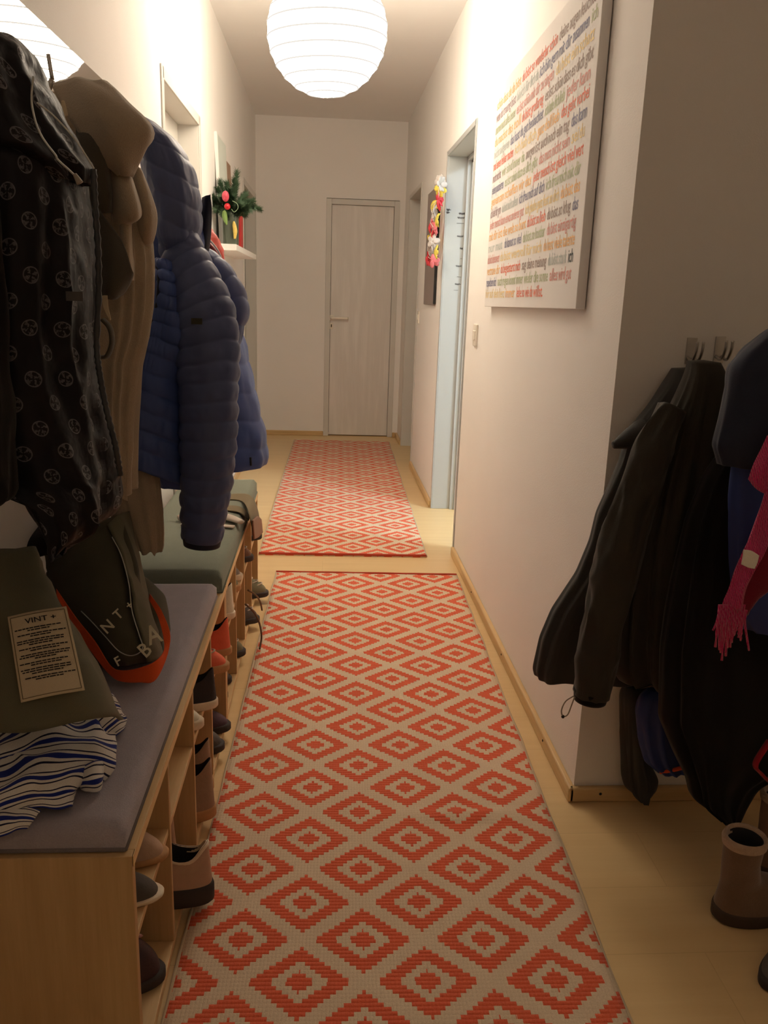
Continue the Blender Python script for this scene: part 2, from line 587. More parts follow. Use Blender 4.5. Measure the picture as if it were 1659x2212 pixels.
def mk_stripe():
    t = NT('striped_cotton')
    uv = t.coord('UV')
    sep = t.n('ShaderNodeSeparateXYZ'); t.l(uv, sep.inputs[0])
    v = t.math('FRACT', t.math('ADD', sep.outputs[1], t.math('MULTIPLY', t.noise(t.coord(), 14, 2), 0.25)))
    wide = t.math('LESS_THAN', v, 0.22)
    th1 = t.math('MULTIPLY', t.math('GREATER_THAN', v, 0.36), t.math('LESS_THAN', v, 0.44))
    th2 = t.math('MULTIPLY', t.math('GREATER_THAN', v, 0.80), t.math('LESS_THAN', v, 0.87))
    white = t.mix(t.noise(t.coord(), 700, 2), srgb(212, 206, 200), srgb(242, 238, 232))
    c = t.mix(wide, white, srgb(36, 50, 130))
    c = t.mix(t.math('MAXIMUM', th1, th2), c, srgb(38, 40, 66))
    t.base(c)
    t.set(rough=0.9, spec=0.15, sheen=0.1)
    t.bump(t.noise(t.coord(), 900, 2), 0.2, 0.001)
    return t.m

def mk_doorwood():
    t = NT('whitewashed_veneer')
    co = t.coord()
    mp = t.mapping(co, (9.0, 9.0, 0.9))
    n0 = t.noise(t.mapping(co, (5, 5, 0.5)), 1.0, 2)
    wv = t.n('ShaderNodeTexWave'); wv.wave_type = 'RINGS'; wv.rings_direction = 'X'
    wv.inputs['Scale'].default_value = 1.1
    wv.inputs['Distortion'].default_value = 6.0
    wv.inputs['Detail'].default_value = 3.0
    wv.inputs['Detail Scale'].default_value = 1.2
    t.l(mp, wv.inputs[0])
    g = t.noise(t.mapping(co, (120, 120, 5)), 1.0, 3)
    f = t.math('ADD', t.math('MULTIPLY', wv.outputs['Fac'], 0.5), t.math('MULTIPLY', g, 0.5))
    t.base(t.mix(f, (0.70, 0.67, 0.63), (0.86, 0.83, 0.79)))
    t.set(rough=0.5)
    t.bump(f, 0.05, 0.002)
    return t.m

M['dots'] = mk_dots()
M['stripe'] = mk_stripe()
M['doorwood'] = mk_doorwood()
M['wool'] = fabric('taupe_wool', srgb(184, 168, 146), 0.95, 420, 0.18, 0.7, 0.5, 0.1)
M['wool_dark'] = fabric('dark_olive_wool', srgb(92, 86, 76), 0.95, 700, 0.2, 0.5, 0.3, 0.1)
M['navy'] = plain('navy_nylon', srgb(76, 88, 132), 0.5, 0.10, 10, 0.15, 90, spec=0.45)
M['navy_b'] = plain('blue_nylon', srgb(66, 88, 152), 0.5, 0.10, 10, 0.15, 90, spec=0.4)
M['navy_d'] = fabric('dark_navy_cloth', srgb(36, 42, 62), 0.8, 600, 0.15, 0.3, 0.15, 0.3)
M['olive_black'] = fabric('black_olive_cotton', srgb(58, 54, 46), 0.8, 600, 0.15, 0.3, 0.1, 0.3)
M['charcoal'] = fabric('charcoal_softshell', srgb(60, 60, 58), 0.75, 600, 0.15, 0.3, 0.1, 0.35)
M['blackcloth'] = fabric('black_cloth', srgb(19, 17, 16), 0.85, 600, 0.15, 0.3, 0.1, 0.2)
M['blue_dark'] = plain('royal_blue_nylon', srgb(32, 54, 120), 0.55, 0.1, 10, 0.1, 90)
def mk_knit(name, col):
    t = NT(name); co = t.coord()
    wv = t.n('ShaderNodeTexWave'); wv.bands_direction = 'X'
    wv.inputs['Scale'].default_value = 130.0; wv.inputs['Distortion'].default_value = 3.5; wv.inputs['Detail Scale'].default_value = 3.0
    t.l(t.mapping(co, (1, 1, 0.35), rot=(0, 0.5, 0)), wv.inputs[0])
    n1 = t.noise(co, 320, 2)
    f = t.math('MULTIPLY', wv.outputs['Fac'], t.math('ADD', n1, 0.3))
    t.base(t.mix(f, dk(col, 0.78), dk(col, 1.15))); t.set(rough=0.95, spec=0.1, sheen=0.4)
    t.bump(f, 0.9, 0.004)
    return t.m
M['pink'] = mk_knit('pink_knit', srgb(232, 52, 122))
M['orange'] = fabric('orange_webbing', srgb(250, 98, 40), 0.7, 500, 0.08, 0.5, 0.05, 0.3)
M['redny'] = plain('red_nylon', srgb(226, 62, 40), 0.45, 0.1, 10, 0.15, 60)
M['redny_d'] = plain('dark_red_nylon', srgb(140, 34, 34), 0.5, 0.1, 10, 0.15, 60)
M['canvas'] = fabric('olive_canvas', srgb(116, 112, 90), 0.85, 800, 0.15, 0.5, 0.1, 0.2)
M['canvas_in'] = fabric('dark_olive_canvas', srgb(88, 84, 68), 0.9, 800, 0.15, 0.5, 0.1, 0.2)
M['patch'] = fabric('cream_label_cloth', srgb(226, 208, 176), 0.9, 900, 0.06, 0.3, 0.05, 0.2)
M['ink'] = plain('dark_print', srgb(40, 34, 28), 0.8, 0.1, 50)
M['cream_print'] = plain('cream_print', srgb(236, 228, 200), 0.8, 0.15, 50)
M['cush_g'] = fabric('grey_brown_upholstery', srgb(182, 174, 182), 0.9, 380, 0.12, 0.8, 0.15, 0.2, 30)
M['cush_s'] = fabric('dark_upholstery_side', srgb(140, 130, 128), 0.9, 520, 0.12, 0.8, 0.15, 0.2, 30)
M['cush_v'] = fabric('sage_upholstery', srgb(132, 138, 122), 0.9, 520, 0.1, 0.8, 0.15, 0.2, 30)
M['suede'] = fabric('brown_suede', srgb(132, 104, 82), 0.95, 300, 0.2, 0.6, 0.4, 0.15, 20)
M['fleece'] = fabric('beige_fleece', srgb(196, 168, 142), 1.0, 260, 0.25, 1.0, 0.5, 0.1, 60)
M['strap'] = fabric('khaki_webbing', srgb(128, 112, 82), 0.8, 600, 0.1, 0.5, 0.1, 0.25)
M['leather'] = plain('brown_leather', srgb(120, 74, 48), 0.5, 0.15, 30, 0.2, 120)

def room_box(name, boxes, mat, label=None, kind='structure'):
    mb = MB()
    for b in boxes: mb.box(*b)
    o = mb.build(name, mat)
    return tag(o, kind=kind)

# ------------------------------------------------------------------ room shell
XL, XR, YB, HC, YC = -0.613, 0.668, 7.60, 2.682, 1.90
XA, Y0 = 2.25, -1.6          # alcove and the hall behind the camera
TW = 0.14
D1 = (3.37, 4.34); D2 = (6.45, 7.56)      # left openings
E1 = (4.04, 4.99); E2 = (6.28, 7.18)      # right openings
ZD = 2.055
fl = box('floor', XL - 0.4, 4.2, Y0 - 0.1, YB + 0.2, -0.06, 0.0, M['floor']); tag(fl, kind='structure')
room_box('ceiling', [(XL - 0.4, 4.2, Y0 - 0.1, YB + 0.2, HC, HC + 0.08)], M['ceil'])
room_box('wall_left', [(XL - TW, XL, Y0, D1[0], 0, HC), (XL - TW, XL, D1[1], D2[0], 0, HC), (XL - TW, XL, D2[1], YB, 0, HC),
                       (XL - TW, XL, D1[0], D1[1], ZD, HC), (XL - TW, XL, D2[0], D2[1], ZD, HC)], M['wall'])
room_box('wall_right', [(XR, XR + TW, YC + TW, E1[0], 0, HC), (XR, XR + TW, E1[1], E2[0], 0, HC), (XR, XR + TW, E2[1], YB, 0, HC),
                        (XR, XR + TW, E1[0], E1[1], ZD, HC), (XR, XR + TW, E2[0], E2[1], ZD, HC)], M['wall'])
room_box('wall_alcove', [(XR, XA, YC, YC + TW, 0, HC)], M['wall'])
room_box('wall_alcove_side', [(XA, XA + TW, Y0, YC + TW, 0, HC)], M['wall'])
room_box('wall_entrance', [(XL - TW, XA + TW, Y0 - TW, Y0, 0, HC)], M['wall'])
room_box('wall_back', [(XL - TW, -0.011, YB, YB + TW, 0, HC), (0.619, XR + TW, YB, YB + TW, 0, HC), (-0.011, 0.619, YB, YB + TW, ZD, HC)], M['wall'])
# lit room behind the right doorway
room_box('wall_side_room', [(3.6, 3.7, 2.6, 6.2, 0, HC), (XR + TW, 3.7, 6.1, 6.2, 0, HC), (XR + TW, 3.7, 2.5, 2.6, 0, HC)], M['white'])

def frame(name, x0, x1, y0, y1, z1, w, mat, side):
    """door lining: two jambs, head and a small flat architrave on the corridor side"""
    mb = MB()
    t = 0.014
    mb.box(x0, x1, y0, y0 + t, 0, z1); mb.box(x0, x1, y1 - t, y1, 0, z1); mb.box(x0, x1, y0, y1, z1 - t, z1)
    a = (x1, x1 + 0.006) if side > 0 else (x0 - 0.006, x0)
    mb.box(a[0], a[1], y0 - w, y0 + t, 0, z1 + w); mb.box(a[0], a[1], y1 - t, y1 + w, 0, z1 + w); mb.box(a[0], a[1], y0, y1, z1 - t, z1 + w)
    o = mb.build(name, mat, bevel=0.002)
    return tag(o, kind='structure')

frame('trim_1', XL - TW, XL, D1[0] + 0.03, D1[1] - 0.03, ZD - 0.03, 0.03, M['frame'], 1)
frame('trim_2', XL - TW, XL, D2[0] + 0.03, D2[1] - 0.03, ZD - 0.03, 0.03, M['frame'], 1)
t3 = frame('trim_3', XR, XR + TW, E1[0] + 0.012, E1[1] - 0.012, ZD - 0.012, 0.012, M['frame_gloss'], -1)
frame('trim_4', XR, XR + TW, E2[0] + 0.02, E2[1] - 0.02, ZD - 0.02, 0.02, M['frame'], -1)
# rebate steps of the lit doorway's lining
rb = MB()
for (a, b, k) in ((0.775, 0.80, 0.018), (0.80, XR + TW + 0.002, 0.032)):
    rb.box(a, b, E1[1] - 0.026 - k, E1[1] - 0.026, 0, ZD - 0.026); rb.box(a, b, E1[0] + 0.026, E1[0] + 0.026 + k, 0, ZD - 0.026)
    rb.box(a, b, E1[0] + 0.02, E1[1] - 0.02, ZD - 0.026 - k, ZD - 0.026)
rb.build('rebate', M['frame_gloss'], t3, bevel=0.002)

d = box('door_1', XL - 0.135, XL - 0.095, D1[0] + 0.045, D1[1] - 0.045, 0.005, ZD - 0.045, M['frame']); tag(d, kind='structure')
d = box('door_2', XL - 0.125, XL - 0.085, D2[0] + 0.045, D2[1] - 0.045, 0.005, ZD - 0.045, M['greydoor']); tag(d, kind='structure')
d = box('door_3', XR + 0.085, XR + 0.125, E2[0] + 0.035, E2[1] - 0.035, 0.005, ZD - 0.035, M['greydoor']); tag(d, kind='structure')

# back door
mb = MB()
fw_ = 0.045
mb.box(-0.011, -0.011 + fw_, YB - 0.012, YB + TW, 0, 2.05); mb.box(0.619 - fw_, 0.619, YB - 0.012, YB + TW, 0, 2.05)
mb.box(-0.011 + fw_, 0.619 - fw_, YB - 0.012, YB + TW, 2.05 - fw_, 2.05)
tag(mb.build('trim_5', M['frame'], bevel=0.003), kind='structure')
dr = thing('door_4', None, None, (0.304, YB + 0.03, 0), kind='structure')
box('door_leaf', -0.011 + fw_ + 0.002, 0.619 - fw_ - 0.002, YB + 0.016, YB + 0.056, 0.008, 2.05 - fw_ - 0.002, M['doorwood'], dr, 0.002)
hp = [(0.048, YB + 0.016, 1.056), (0.048, YB - 0.035, 1.056), (0.065, YB - 0.045, 1.056), (0.12, YB - 0.046, 1.056), (0.195, YB - 0.042, 1.056)]
h_ = tube('handle', hp, 0.011, M['plastic'], dr, 10, 30)
MB().lathe([(0.0, -0.001), (0.025, -0.001), (0.025, 0.006), (0.0, 0.008)], (0, 0, 0)).build('x', M['plastic'])
o = bpy.data.objects['x']; o.name = 'rosette'; o.parent = dr; o.rotation_euler = (math.pi / 2, 0, 0); o.location = (0.048 - 0.304, -0.014, 1.056)
esc = box('keyhole_plate', 0.032, 0.062, YB + 0.008, YB + 0.016, 0.957, 1.012, M['plastic'], dr, 0.004)
box('keyhole', 0.043, 0.051, YB + 0.006, YB + 0.0082, 0.973, 0.998, M['dark'], dr)

# baseboards
def bboard(name, pts):
    """pts: list of (x0,x1,y0,y1)"""
    o = None
    mb = MB()
    for (x0, x1, y0, y1, ax) in pts:
        mb.box(x0, x1, y0, y1, 0.0, 0.042)
    o = mb.build(name, M['base'] if pts[0][4] == 'Y' else M['baseX'], bevel=0.006, seg=3)
    return tag(o, kind='structure')
bt = 0.018
br_ = bboard('baseboard_right', [(XR - bt, XR, YC - bt, E1[0] - 0.012, 'Y'), (XR - bt, XR, E1[1] + 0.012, E2[0] - 0.02, 'Y'), (XR - bt, XR, E2[1] + 0.02, YB, 'Y')])
bl_ = bboard('baseboard_left', [(XL, XL + bt, Y0, D1[0] - 0.01, 'Y'), (XL, XL + bt, D1[1] + 0.01, D2[0] - 0.01, 'Y')])
bb_ = bboard('baseboard_back', [(XL + bt, -0.013, YB - bt, YB, 'X'), (0.621, XR - bt, YB - bt, YB, 'X')])
ba_ = bboard('baseboard_alcove', [(XR - bt + 0.001, XA, YC - bt, YC, 'X')])
nail = MB()
for y in (2.15, 2.75, 3.4):
    nail.ell((XR - bt - 0.001, y, 0.027), (0.0015, 0.004, 0.004), 8, 4)
nail.build('nail', M['dark'], br_)
nail = MB()
nail.ell((0.735, YC - bt - 0.001, 0.026), (0.004, 0.0015, 0.004), 8, 4)
nail.build('nail', M['dark'], ba_)

# ------------------------------------------------------------------ paper lantern
LC = Vector((-0.0125, 3.8, 2.302)); LR = 0.2445
lt = thing('paper_lantern', 'round white paper lantern glowing under the ceiling', 'lamp', (LC.x, LC.y, LC.z - LR))
t = NT('glowing_paper')
t.base((0.9, 0.87, 0.8)); t.set(rough=0.8)
t.b.inputs['Emission Color'].default_value = (*LAMP_COL, 1)
t.b.inputs['Emission Strength'].default_value = LAMP_E
M['paper'] = t.m
nv, nh = 24, 26
V = []; F = []
NA = 72
NRI = 13
rows = []
for j in range(NRI * 4 + 1):
    ph = math.pi * (0.035 + 0.93 * j / (NRI * 4))
    sc = 1 - 0.012 * (1 - abs(math.cos(math.pi * j / 4)) )
    for i in range(NA):
        a = 2 * math.pi * i / NA
        k = sc * (1 + 0.004 * nz(3 * math.cos(a), 3 * math.sin(a), ph * 3))
        tl = 0.012 * math.sin(a + 0.6)
        V.append(LC + Vector((LR * k * math.sin(ph) * math.cos(a), LR * k * math.sin(ph) * math.sin(a), LR * k * math.cos(ph) + tl * math.sin(ph))))
for j in range(NRI * 4):
    for i in range(NA):
        F.append((j * NA + i, (j + 1) * NA + i, (j + 1) * NA + (i + 1) % NA, j * NA + (i + 1) % NA))
shade = obj('lamp_shade', mesh(V, F), M['paper'], lt)
t = NT('shade_wire')
t.base((0.01, 0.008, 0.006)); t.set(rough=0.9, spec=0.0)
t.b.inputs['Emission Color'].default_value = (1.0, 0.93, 0.84, 1); t.b.inputs['Emission Strength'].default_value = 0.27  # faint emission on near-black wire, in place of lantern light on the ribs
M['wire'] = t.m
for j in range(1, NRI):
    ph = math.pi * (0.035 + 0.93 * j / NRI)
    pts = []
    for i in range(NA + 1):
        a = 2 * math.pi * i / NA
        k = 1.001 * (1 + 0.004 * nz(3 * math.cos(a), 3 * math.sin(a), ph * 3))
        tl = 0.012 * math.sin(a + 0.6)
        pts.append(LC + Vector((LR * k * math.sin(ph) * math.cos(a), LR * k * math.sin(ph) * math.sin(a), LR * k * math.cos(ph) + tl * math.sin(ph))))
    v, f = tube_geo(pts, 0.0034, 6, False)
    obj('rib', mesh(v, f), M['wire'], lt)
ring = MB().tube([LC + Vector((0.028 * math.cos(2 * math.pi * i / 24), 0.028 * math.sin(2 * math.pi * i / 24), -LR * 0.985)) for i in range(25)], 0.0015, 6)
ring.build('bottom_ring', M['wire'], lt, True)
tube('cord', [(LC.x, LC.y, LC.z + LR * 0.97), (LC.x, LC.y, HC - 0.03)], 0.004, M['white'], lt)
MB().lathe([(0.0, -0.06), (0.03, -0.055), (0.045, -0.01), (0.046, 0.0)], (LC.x, LC.y, HC)).build('ceiling_cap', M['white'], lt, True)

# added fill globe, unseen behind the camera, brightens the camera-facing surfaces
el = thing('fill_globe', 'warm fill globe added under the entrance hall ceiling, unseen behind the camera', 'lamp', (0.9, -0.75, HC - 0.30))
t = NT('warm_fill_glass'); t.base((0.9, 0.86, 0.8))
t.b.inputs['Emission Color'].default_value = (1.0, 0.83, 0.66, 1); t.b.inputs['Emission Strength'].default_value = FILL_E
MB().ell((0.9, -0.75, HC - 0.16), (0.14, 0.14, 0.13), 32, 20).build('globe', t.m, el, True)
MB().lathe([(0.06, -0.035), (0.065, 0.0), (0.0, 0.0)], (0.9, -0.75, HC)).build('fill_base', M['white'], el, True)

# lamp of the side room (cool white ceiling light)
sl = thing('ceiling_light', 'cool white ceiling light in the room beyond the right doorway', 'lamp', (2.2, 3.45, HC - 0.09))
t = NT('cool_lamp_glass'); t.base((0.8, 0.85, 0.9))
t.b.inputs['Emission Color'].default_value = (0.70, 0.87, 1.0, 1); t.b.inputs['Emission Strength'].default_value = COOL_E
M['coolglass'] = t.m
MB().lathe([(0.0, -0.085), (0.1, -0.075), (0.16, -0.045), (0.18, -0.012)], (2.2, 3.45, HC)).build('diffuser', M['coolglass'], sl, True)
MB().lathe([(0.18, -0.014), (0.19, -0.012), (0.19, 0.0), (0.0, 0.0)], (2.2, 3.45, HC)).build('light_base', M['white'], sl, True)

# ------------------------------------------------------------------ rugs
def rug(name, label, org, rot, w_, l_, sgn, ou, ov, curl):
    """org: middle of the end nearest the gap; the rug runs sgn*y from there"""
    mt = mk_rug(name + '_weave' , ou, ov)
    root = thing(name, label, 'rug', org, 'runner rugs on the corridor floor')
    root.rotation_euler = (0, 0, rot)
    nx, ny = 40, 150
    V = []; F = []
    for j in range(ny + 1):
        for i in range(nx + 1):
            x = (i / nx - 0.5) * w_ + 0.004 * nz(j * 0.1, 7.7 if i > nx / 2 else 1.1) ; y = sgn * j / ny * l_
            z = 0.0085 + 0.0028 * (nz(x * 5, y * 4, 1.0) + 0.5)
            if curl: 
                q = math.exp(-((y + 1.87) / 0.02) ** 2) * math.exp(-((x - 0.2) / 0.13) ** 2)
                z += 0.011 * q
            V.append((x, y, z))
    n1 = nx + 1
    for j in range(ny):
        for i in range(nx):
            q = (j * n1 + i, j * n1 + i + 1, (j + 1) * n1 + i + 1, (j + 1) * n1 + i)
            F.append(q if sgn > 0 else q[::-1])
    # skirt down to the floor
    edge = [i for i in range(n1)] + [j * n1 + nx for j in range(1, ny + 1)] + [ny * n1 + i for i in range(nx - 1, -1, -1)] + [j * n1 for j in range(ny - 1, 0, -1)]
    k0 = len(V)
    for e in edge: V.append((V[e][0], V[e][1], 0.0005))
    m_ = len(edge)
    for i in range(m_):
        a, b = edge[i], edge[(i + 1) % m_]
        F.append((a, k0 + i, k0 + (i + 1) % m_, b) if sgn > 0 else (b, k0 + (i + 1) % m_, k0 + i, a))
    me = mesh(V, F)
    o = bpy.data.objects.new('weave', me); me.materials.append(mt); C.objects.link(o); o.parent = root
    me.polygons.foreach_set('use_smooth', [True] * len(me.polygons))
    hm = MB()
    hm.tube([(x, sgn * 0.004, 0.0095 + 0.001 * nz(x * 9, 0)) for x in np.linspace(-w_ / 2, w_ / 2, 40)], 0.0065, 8)
    h = hm.build('hem', fabric(name + '_hem', srgb(190, 70, 48), 0.9, 500), None, True); h.parent = root
    if True:
        s_ = MB()
        for sx in (-1, 1):
            s_.tube([(sx * w_ / 2 + 0.004 * nz(j * 0.1 * 150 / 120, 7.7 if sx > 0 else 1.1), sgn * j / 120 * l_, 0.007) for j in range(121)], 0.004, 6)
        b = s_.build('side_binding', fabric(name + '_binding', srgb(206, 184, 152), 0.9, 500), None, True); b.parent = root
    return root
rug('runner_rug', 'nearer red and cream diamond patterned runner rug in front of the camera', (0.207, 3.694, 0), -0.0227, 0.843, 2.63, -1, -0.0625, -0.141, True)
rug('runner_rug', 'farther red and cream diamond patterned runner rug leading to the closed door', (0.102, 3.974, 0), -0.0154, 0.835, 3.31, 1, 0.051, 0.132, False)

# ------------------------------------------------------------------ shoe racks
RX0, RX1 = XL + 0.02, -0.279
BT = 0.018
RH = 0.445
MS = 0.285
def rack(label, y0, y1, ncomp):
    r = thing('shoe_rack', label, 'shoe rack', (RX1 - 0.15, (y0 + y1) / 2, 0), 'wooden shoe racks along the left wall')
    box('side_panel', RX0, RX1, y0, y0 + BT, 0, RH, M['rack'], r, 0.0012)
    box('side_panel', RX0, RX1, y1 - BT, y1, 0, RH, M['rack'], r, 0.0012)
    box('top_panel', RX0, RX1 + 0.001, y0 + BT, y1 - BT, RH - BT, RH, M['rackY'], r, 0.0012)
    box('bottom_panel', RX0, RX1 - 0.002, y0 + BT, y1 - BT, 0.012, 0.012 + BT, M['rackY'], r, 0.0012)
    box('back_panel', RX0, RX0 + 0.005, y0 + BT, y1 - BT, 0.03, RH - BT, M['rack'], r)
    cw = (y1 - y0 - BT) / ncomp
    ys = [y0 + k * cw for k in range(ncomp + 1)]
    for k in range(1, ncomp):
        box('divider', RX0 + 0.005, RX1 - 0.001, ys[k], ys[k] + BT * 0.7, 0.012 + BT, RH - BT, M['rack'], r, 0.0012)
    for k in range(ncomp):
        box('middle_shelf', RX0 + 0.005, RX1 - 0.004, ys[k] + BT, ys[k + 1], MS - 0.014, MS, M['rackY'], r, 0.0012)
    box('edge_band', RX1 + 0.0012, RX1 + 0.0022, y0 + 0.002, y1 - 0.002, RH - BT, RH - 0.0005, M['edge'], r)
    return ys
YS1 = rack('nearer wooden shoe rack with the grey cushion on top', 1.10, 2.292, 4)
YS2 = rack('farther wooden shoe rack with the sage green cushion on top', 2.296, 3.46, 4)

def cushion(name, label, x0, x1, y0, y1, z0, z1, mt, ms, rad):
    r = thing(name, label, 'cushion', ((x0 + x1) / 2, (y0 + y1) / 2, z0), 'seat cushions on the shoe racks')
    o = box('cover', x0, x1, y0, y1, z0, z1, mt, r)
    # soft grid box
    bm = bmesh.new(); bmesh.ops.create_grid(bm, x_segments=30, y_segments=90, size=0.5)
    V = []; F = []
    nx, ny, nzv = 26, 80, 6
    def sq(u):  # -1..1
        return u
    hx, hy, hz = (x1 - x0) / 2, (y1 - y0) / 2, (z1 - z0) / 2
    cx, cy, cz = (x0 + x1) / 2, (y0 + y1) / 2, (z0 + z1) / 2
    for j in range(ny + 1):
        for i in range(nx + 1):
            u, v = i / nx * 2 - 1, j / ny * 2 - 1
            px, py = u * hx, v * hy
            du, dv = hx - abs(px), hy - abs(py)
            e = min(du, dv)
            drop = 0 if e > rad else rad - math.sqrt(max(0, rad * rad - (rad - e) ** 2))
            z = hz - drop + 0.0035 * (nz(px * 7 + 5 * y0, py * 5) - 0.2)
            V.append((cx + px, cy + py, cz + z))
    n1 = nx + 1
    for j in range(ny):
        for i in range(nx):
            F.append((j * n1 + i, j * n1 + i + 1, (j + 1) * n1 + i + 1, (j + 1) * n1 + i))
    edge = [i for i in range(n1)] + [j * n1 + nx for j in range(1, ny + 1)] + [ny * n1 + i for i in range(nx - 1, -1, -1)] + [j * n1 for j in range(ny - 1, 0, -1)]
    k0 = len(V)
    for e in edge: V.append((V[e][0], V[e][1], z0))
    mm = len(edge)
    for i in range(mm):
        F.append((edge[i], k0 + i, k0 + (i + 1) % mm, edge[(i + 1) % mm]))
    bm.free()
    old = o.data
    o.data = mesh(V, F); o.data.materials.append(mt)
    o.data.polygons.foreach_set('use_smooth', [True] * len(o.data.polygons))
    # piping round the lower edge
    P = [(x0, y0), (x1, y0), (x1, y1), (x0, y1), (x0, y0)]
    tb = MB()
    for a, b in zip(P[:-1], P[1:]):
        tb.tube([(a[0], a[1], z0 + 0.004), (b[0], b[1], z0 + 0.004)], 0.0035, 6)
    tb.build('piping', ms, r, True)
    return r
cushion('seat_cushion', 'grey woven seat cushion on the nearer shoe rack', RX0 + 0.01, RX1 - 0.012, 1.112, 2.20, RH, RH + 0.046, M['cush_g'], M['cush_s'], 0.016)
cushion('seat_cushion', 'sage green seat cushion on the farther shoe rack', RX0 + 0.01, RX1 - 0.002, 2.235, 3.45, RH, RH + 0.062, M['cush_v'], M['cush_v'], 0.02)

# ------------------------------------------------------------------ mirror with coat hooks
mr = thing('wall_mirror', 'long frameless wall mirror behind the coats on the left wall', 'mirror', (XL + 0.004, 2.0, 1.05))
t = NT('mirror_silver'); t.base((0.86, 0.85, 0.83)); t.set(rough=0.015, metal=1.0); M['mirror'] = t.m
box('glass', XL + 0.004, XL + 0.008, 0.9, 2.905, 1.05, 1.803, M['mirror'], mr)
box('backing', XL + 0.0005, XL + 0.004, 0.905, 2.90, 1.055, 1.798, M['dark'], mr)

def hook(label, y, z, group):
    h = thing('coat_hook', label, 'hook', (XL + 0.009, y, z - 0.05), group)
    box('plate', XL + 0.0085, XL + 0.012, y - 0.011, y + 0.011, z - 0.05, z + 0.03, M['steel'], h, 0.001)
    tube('prong', [(XL + 0.012, y, z - 0.03), (XL + 0.04, y, z - 0.035), (XL + 0.062, y, z - 0.015), (XL + 0.066, y, z + 0.03)], 0.004, M['steel'], h, 8, 20)
    return h
for y, z, lb in ((1.22, 1.60, 'steel coat hook carrying the dotted black jacket'), (1.62, 1.61, 'steel coat hook carrying the taupe wool coat'), (1.95, 1.58, 'steel coat hook carrying the blue hooded down jacket'), (2.36, 1.43, 'steel coat hook carrying the navy down jacket')):
    hook(lb, y, z, 'coat hooks on the mirror wall')
rod = at(108, 150, 1.42)
pg = thing('coat_peg', 'thin upright metal peg standing out beside the dotted black jacket', 'hook', (XL + 0.009, 1.42, 1.5))
pt_, pb_ = at(104, 117, 1.42), at(113, 172, 1.42)
tube('pin', [pb_, pt_], 0.0032, M['steel'], pg, 8, 6)
tube('arm', [pb_, pb_ + Vector((-0.03, 0, -0.03)), Vector((XL + 0.009, 1.42, pb_.z - 0.035))], 0.0045, M['steel'], pg, 8, 12)

# ------------------------------------------------------------------ canvas with coloured sayings
PX = 0.640
cv = thing('text_canvas', 'large white canvas printed with coloured German sayings on the right wall', 'canvas', (PX, 2.80, 1.24))
YN, YF, PZ0, PZ1, TILT = 2.172, 3.450, 1.238, 2.045, 0.014   # near/far edge, bottom/top
def cvp(s, z):
    """s: metres from the far (left) edge; z: height from the bottom"""
    return Vector((PX - 0.0006, YF - s, PZ0 + z + TILT * (s / (YF - YN))))
t = NT('canvas_weave'); co = t.coord()
t.base(t.mix(t.noise(co, 3, 2), (0.80, 0.78, 0.76), (0.84, 0.82, 0.80))); t.set(rough=0.85, spec=0.2)
t.bump(t.noise(co, 900, 2), 0.25, 0.001)
M['cloth_canvas'] = t.m
mb = MB()
sh = Matrix(((1, 0, 0, 0), (0, 1, 0, 0), (0, -TILT / (YF - YN), 1, TILT / (YF - YN) * YF), (0, 0, 0, 1)))
mb.box(PX, XR - 0.003, YN, YF, PZ0, PZ1, sh)
mb.build('stretched_canvas', M['cloth_canvas'], cv, bevel=0.002)
TC = {'o': (246, 196, 134), 'y': (240, 216, 160), 'r': (240, 140, 118), 'p': (226, 164, 156), 'g': (168, 152, 146), 'n': (190, 200, 164), 'b': (140, 142, 168), 'l': (196, 204, 200), 'k': (84, 96, 100), 'u': (176, 154, 158)}
TM = {k: plain('print_' + n_, srgb(*TC[k]), 0.85, 0.05, 30) for k, n_ in (('o', 'orange'), ('y', 'yellow'), ('r', 'red'), ('p', 'rose'), ('g', 'grey'), ('n', 'green'), ('b', 'blue'), ('l', 'pale_blue'), ('k', 'dark_teal'), ('u', 'mauve'))}
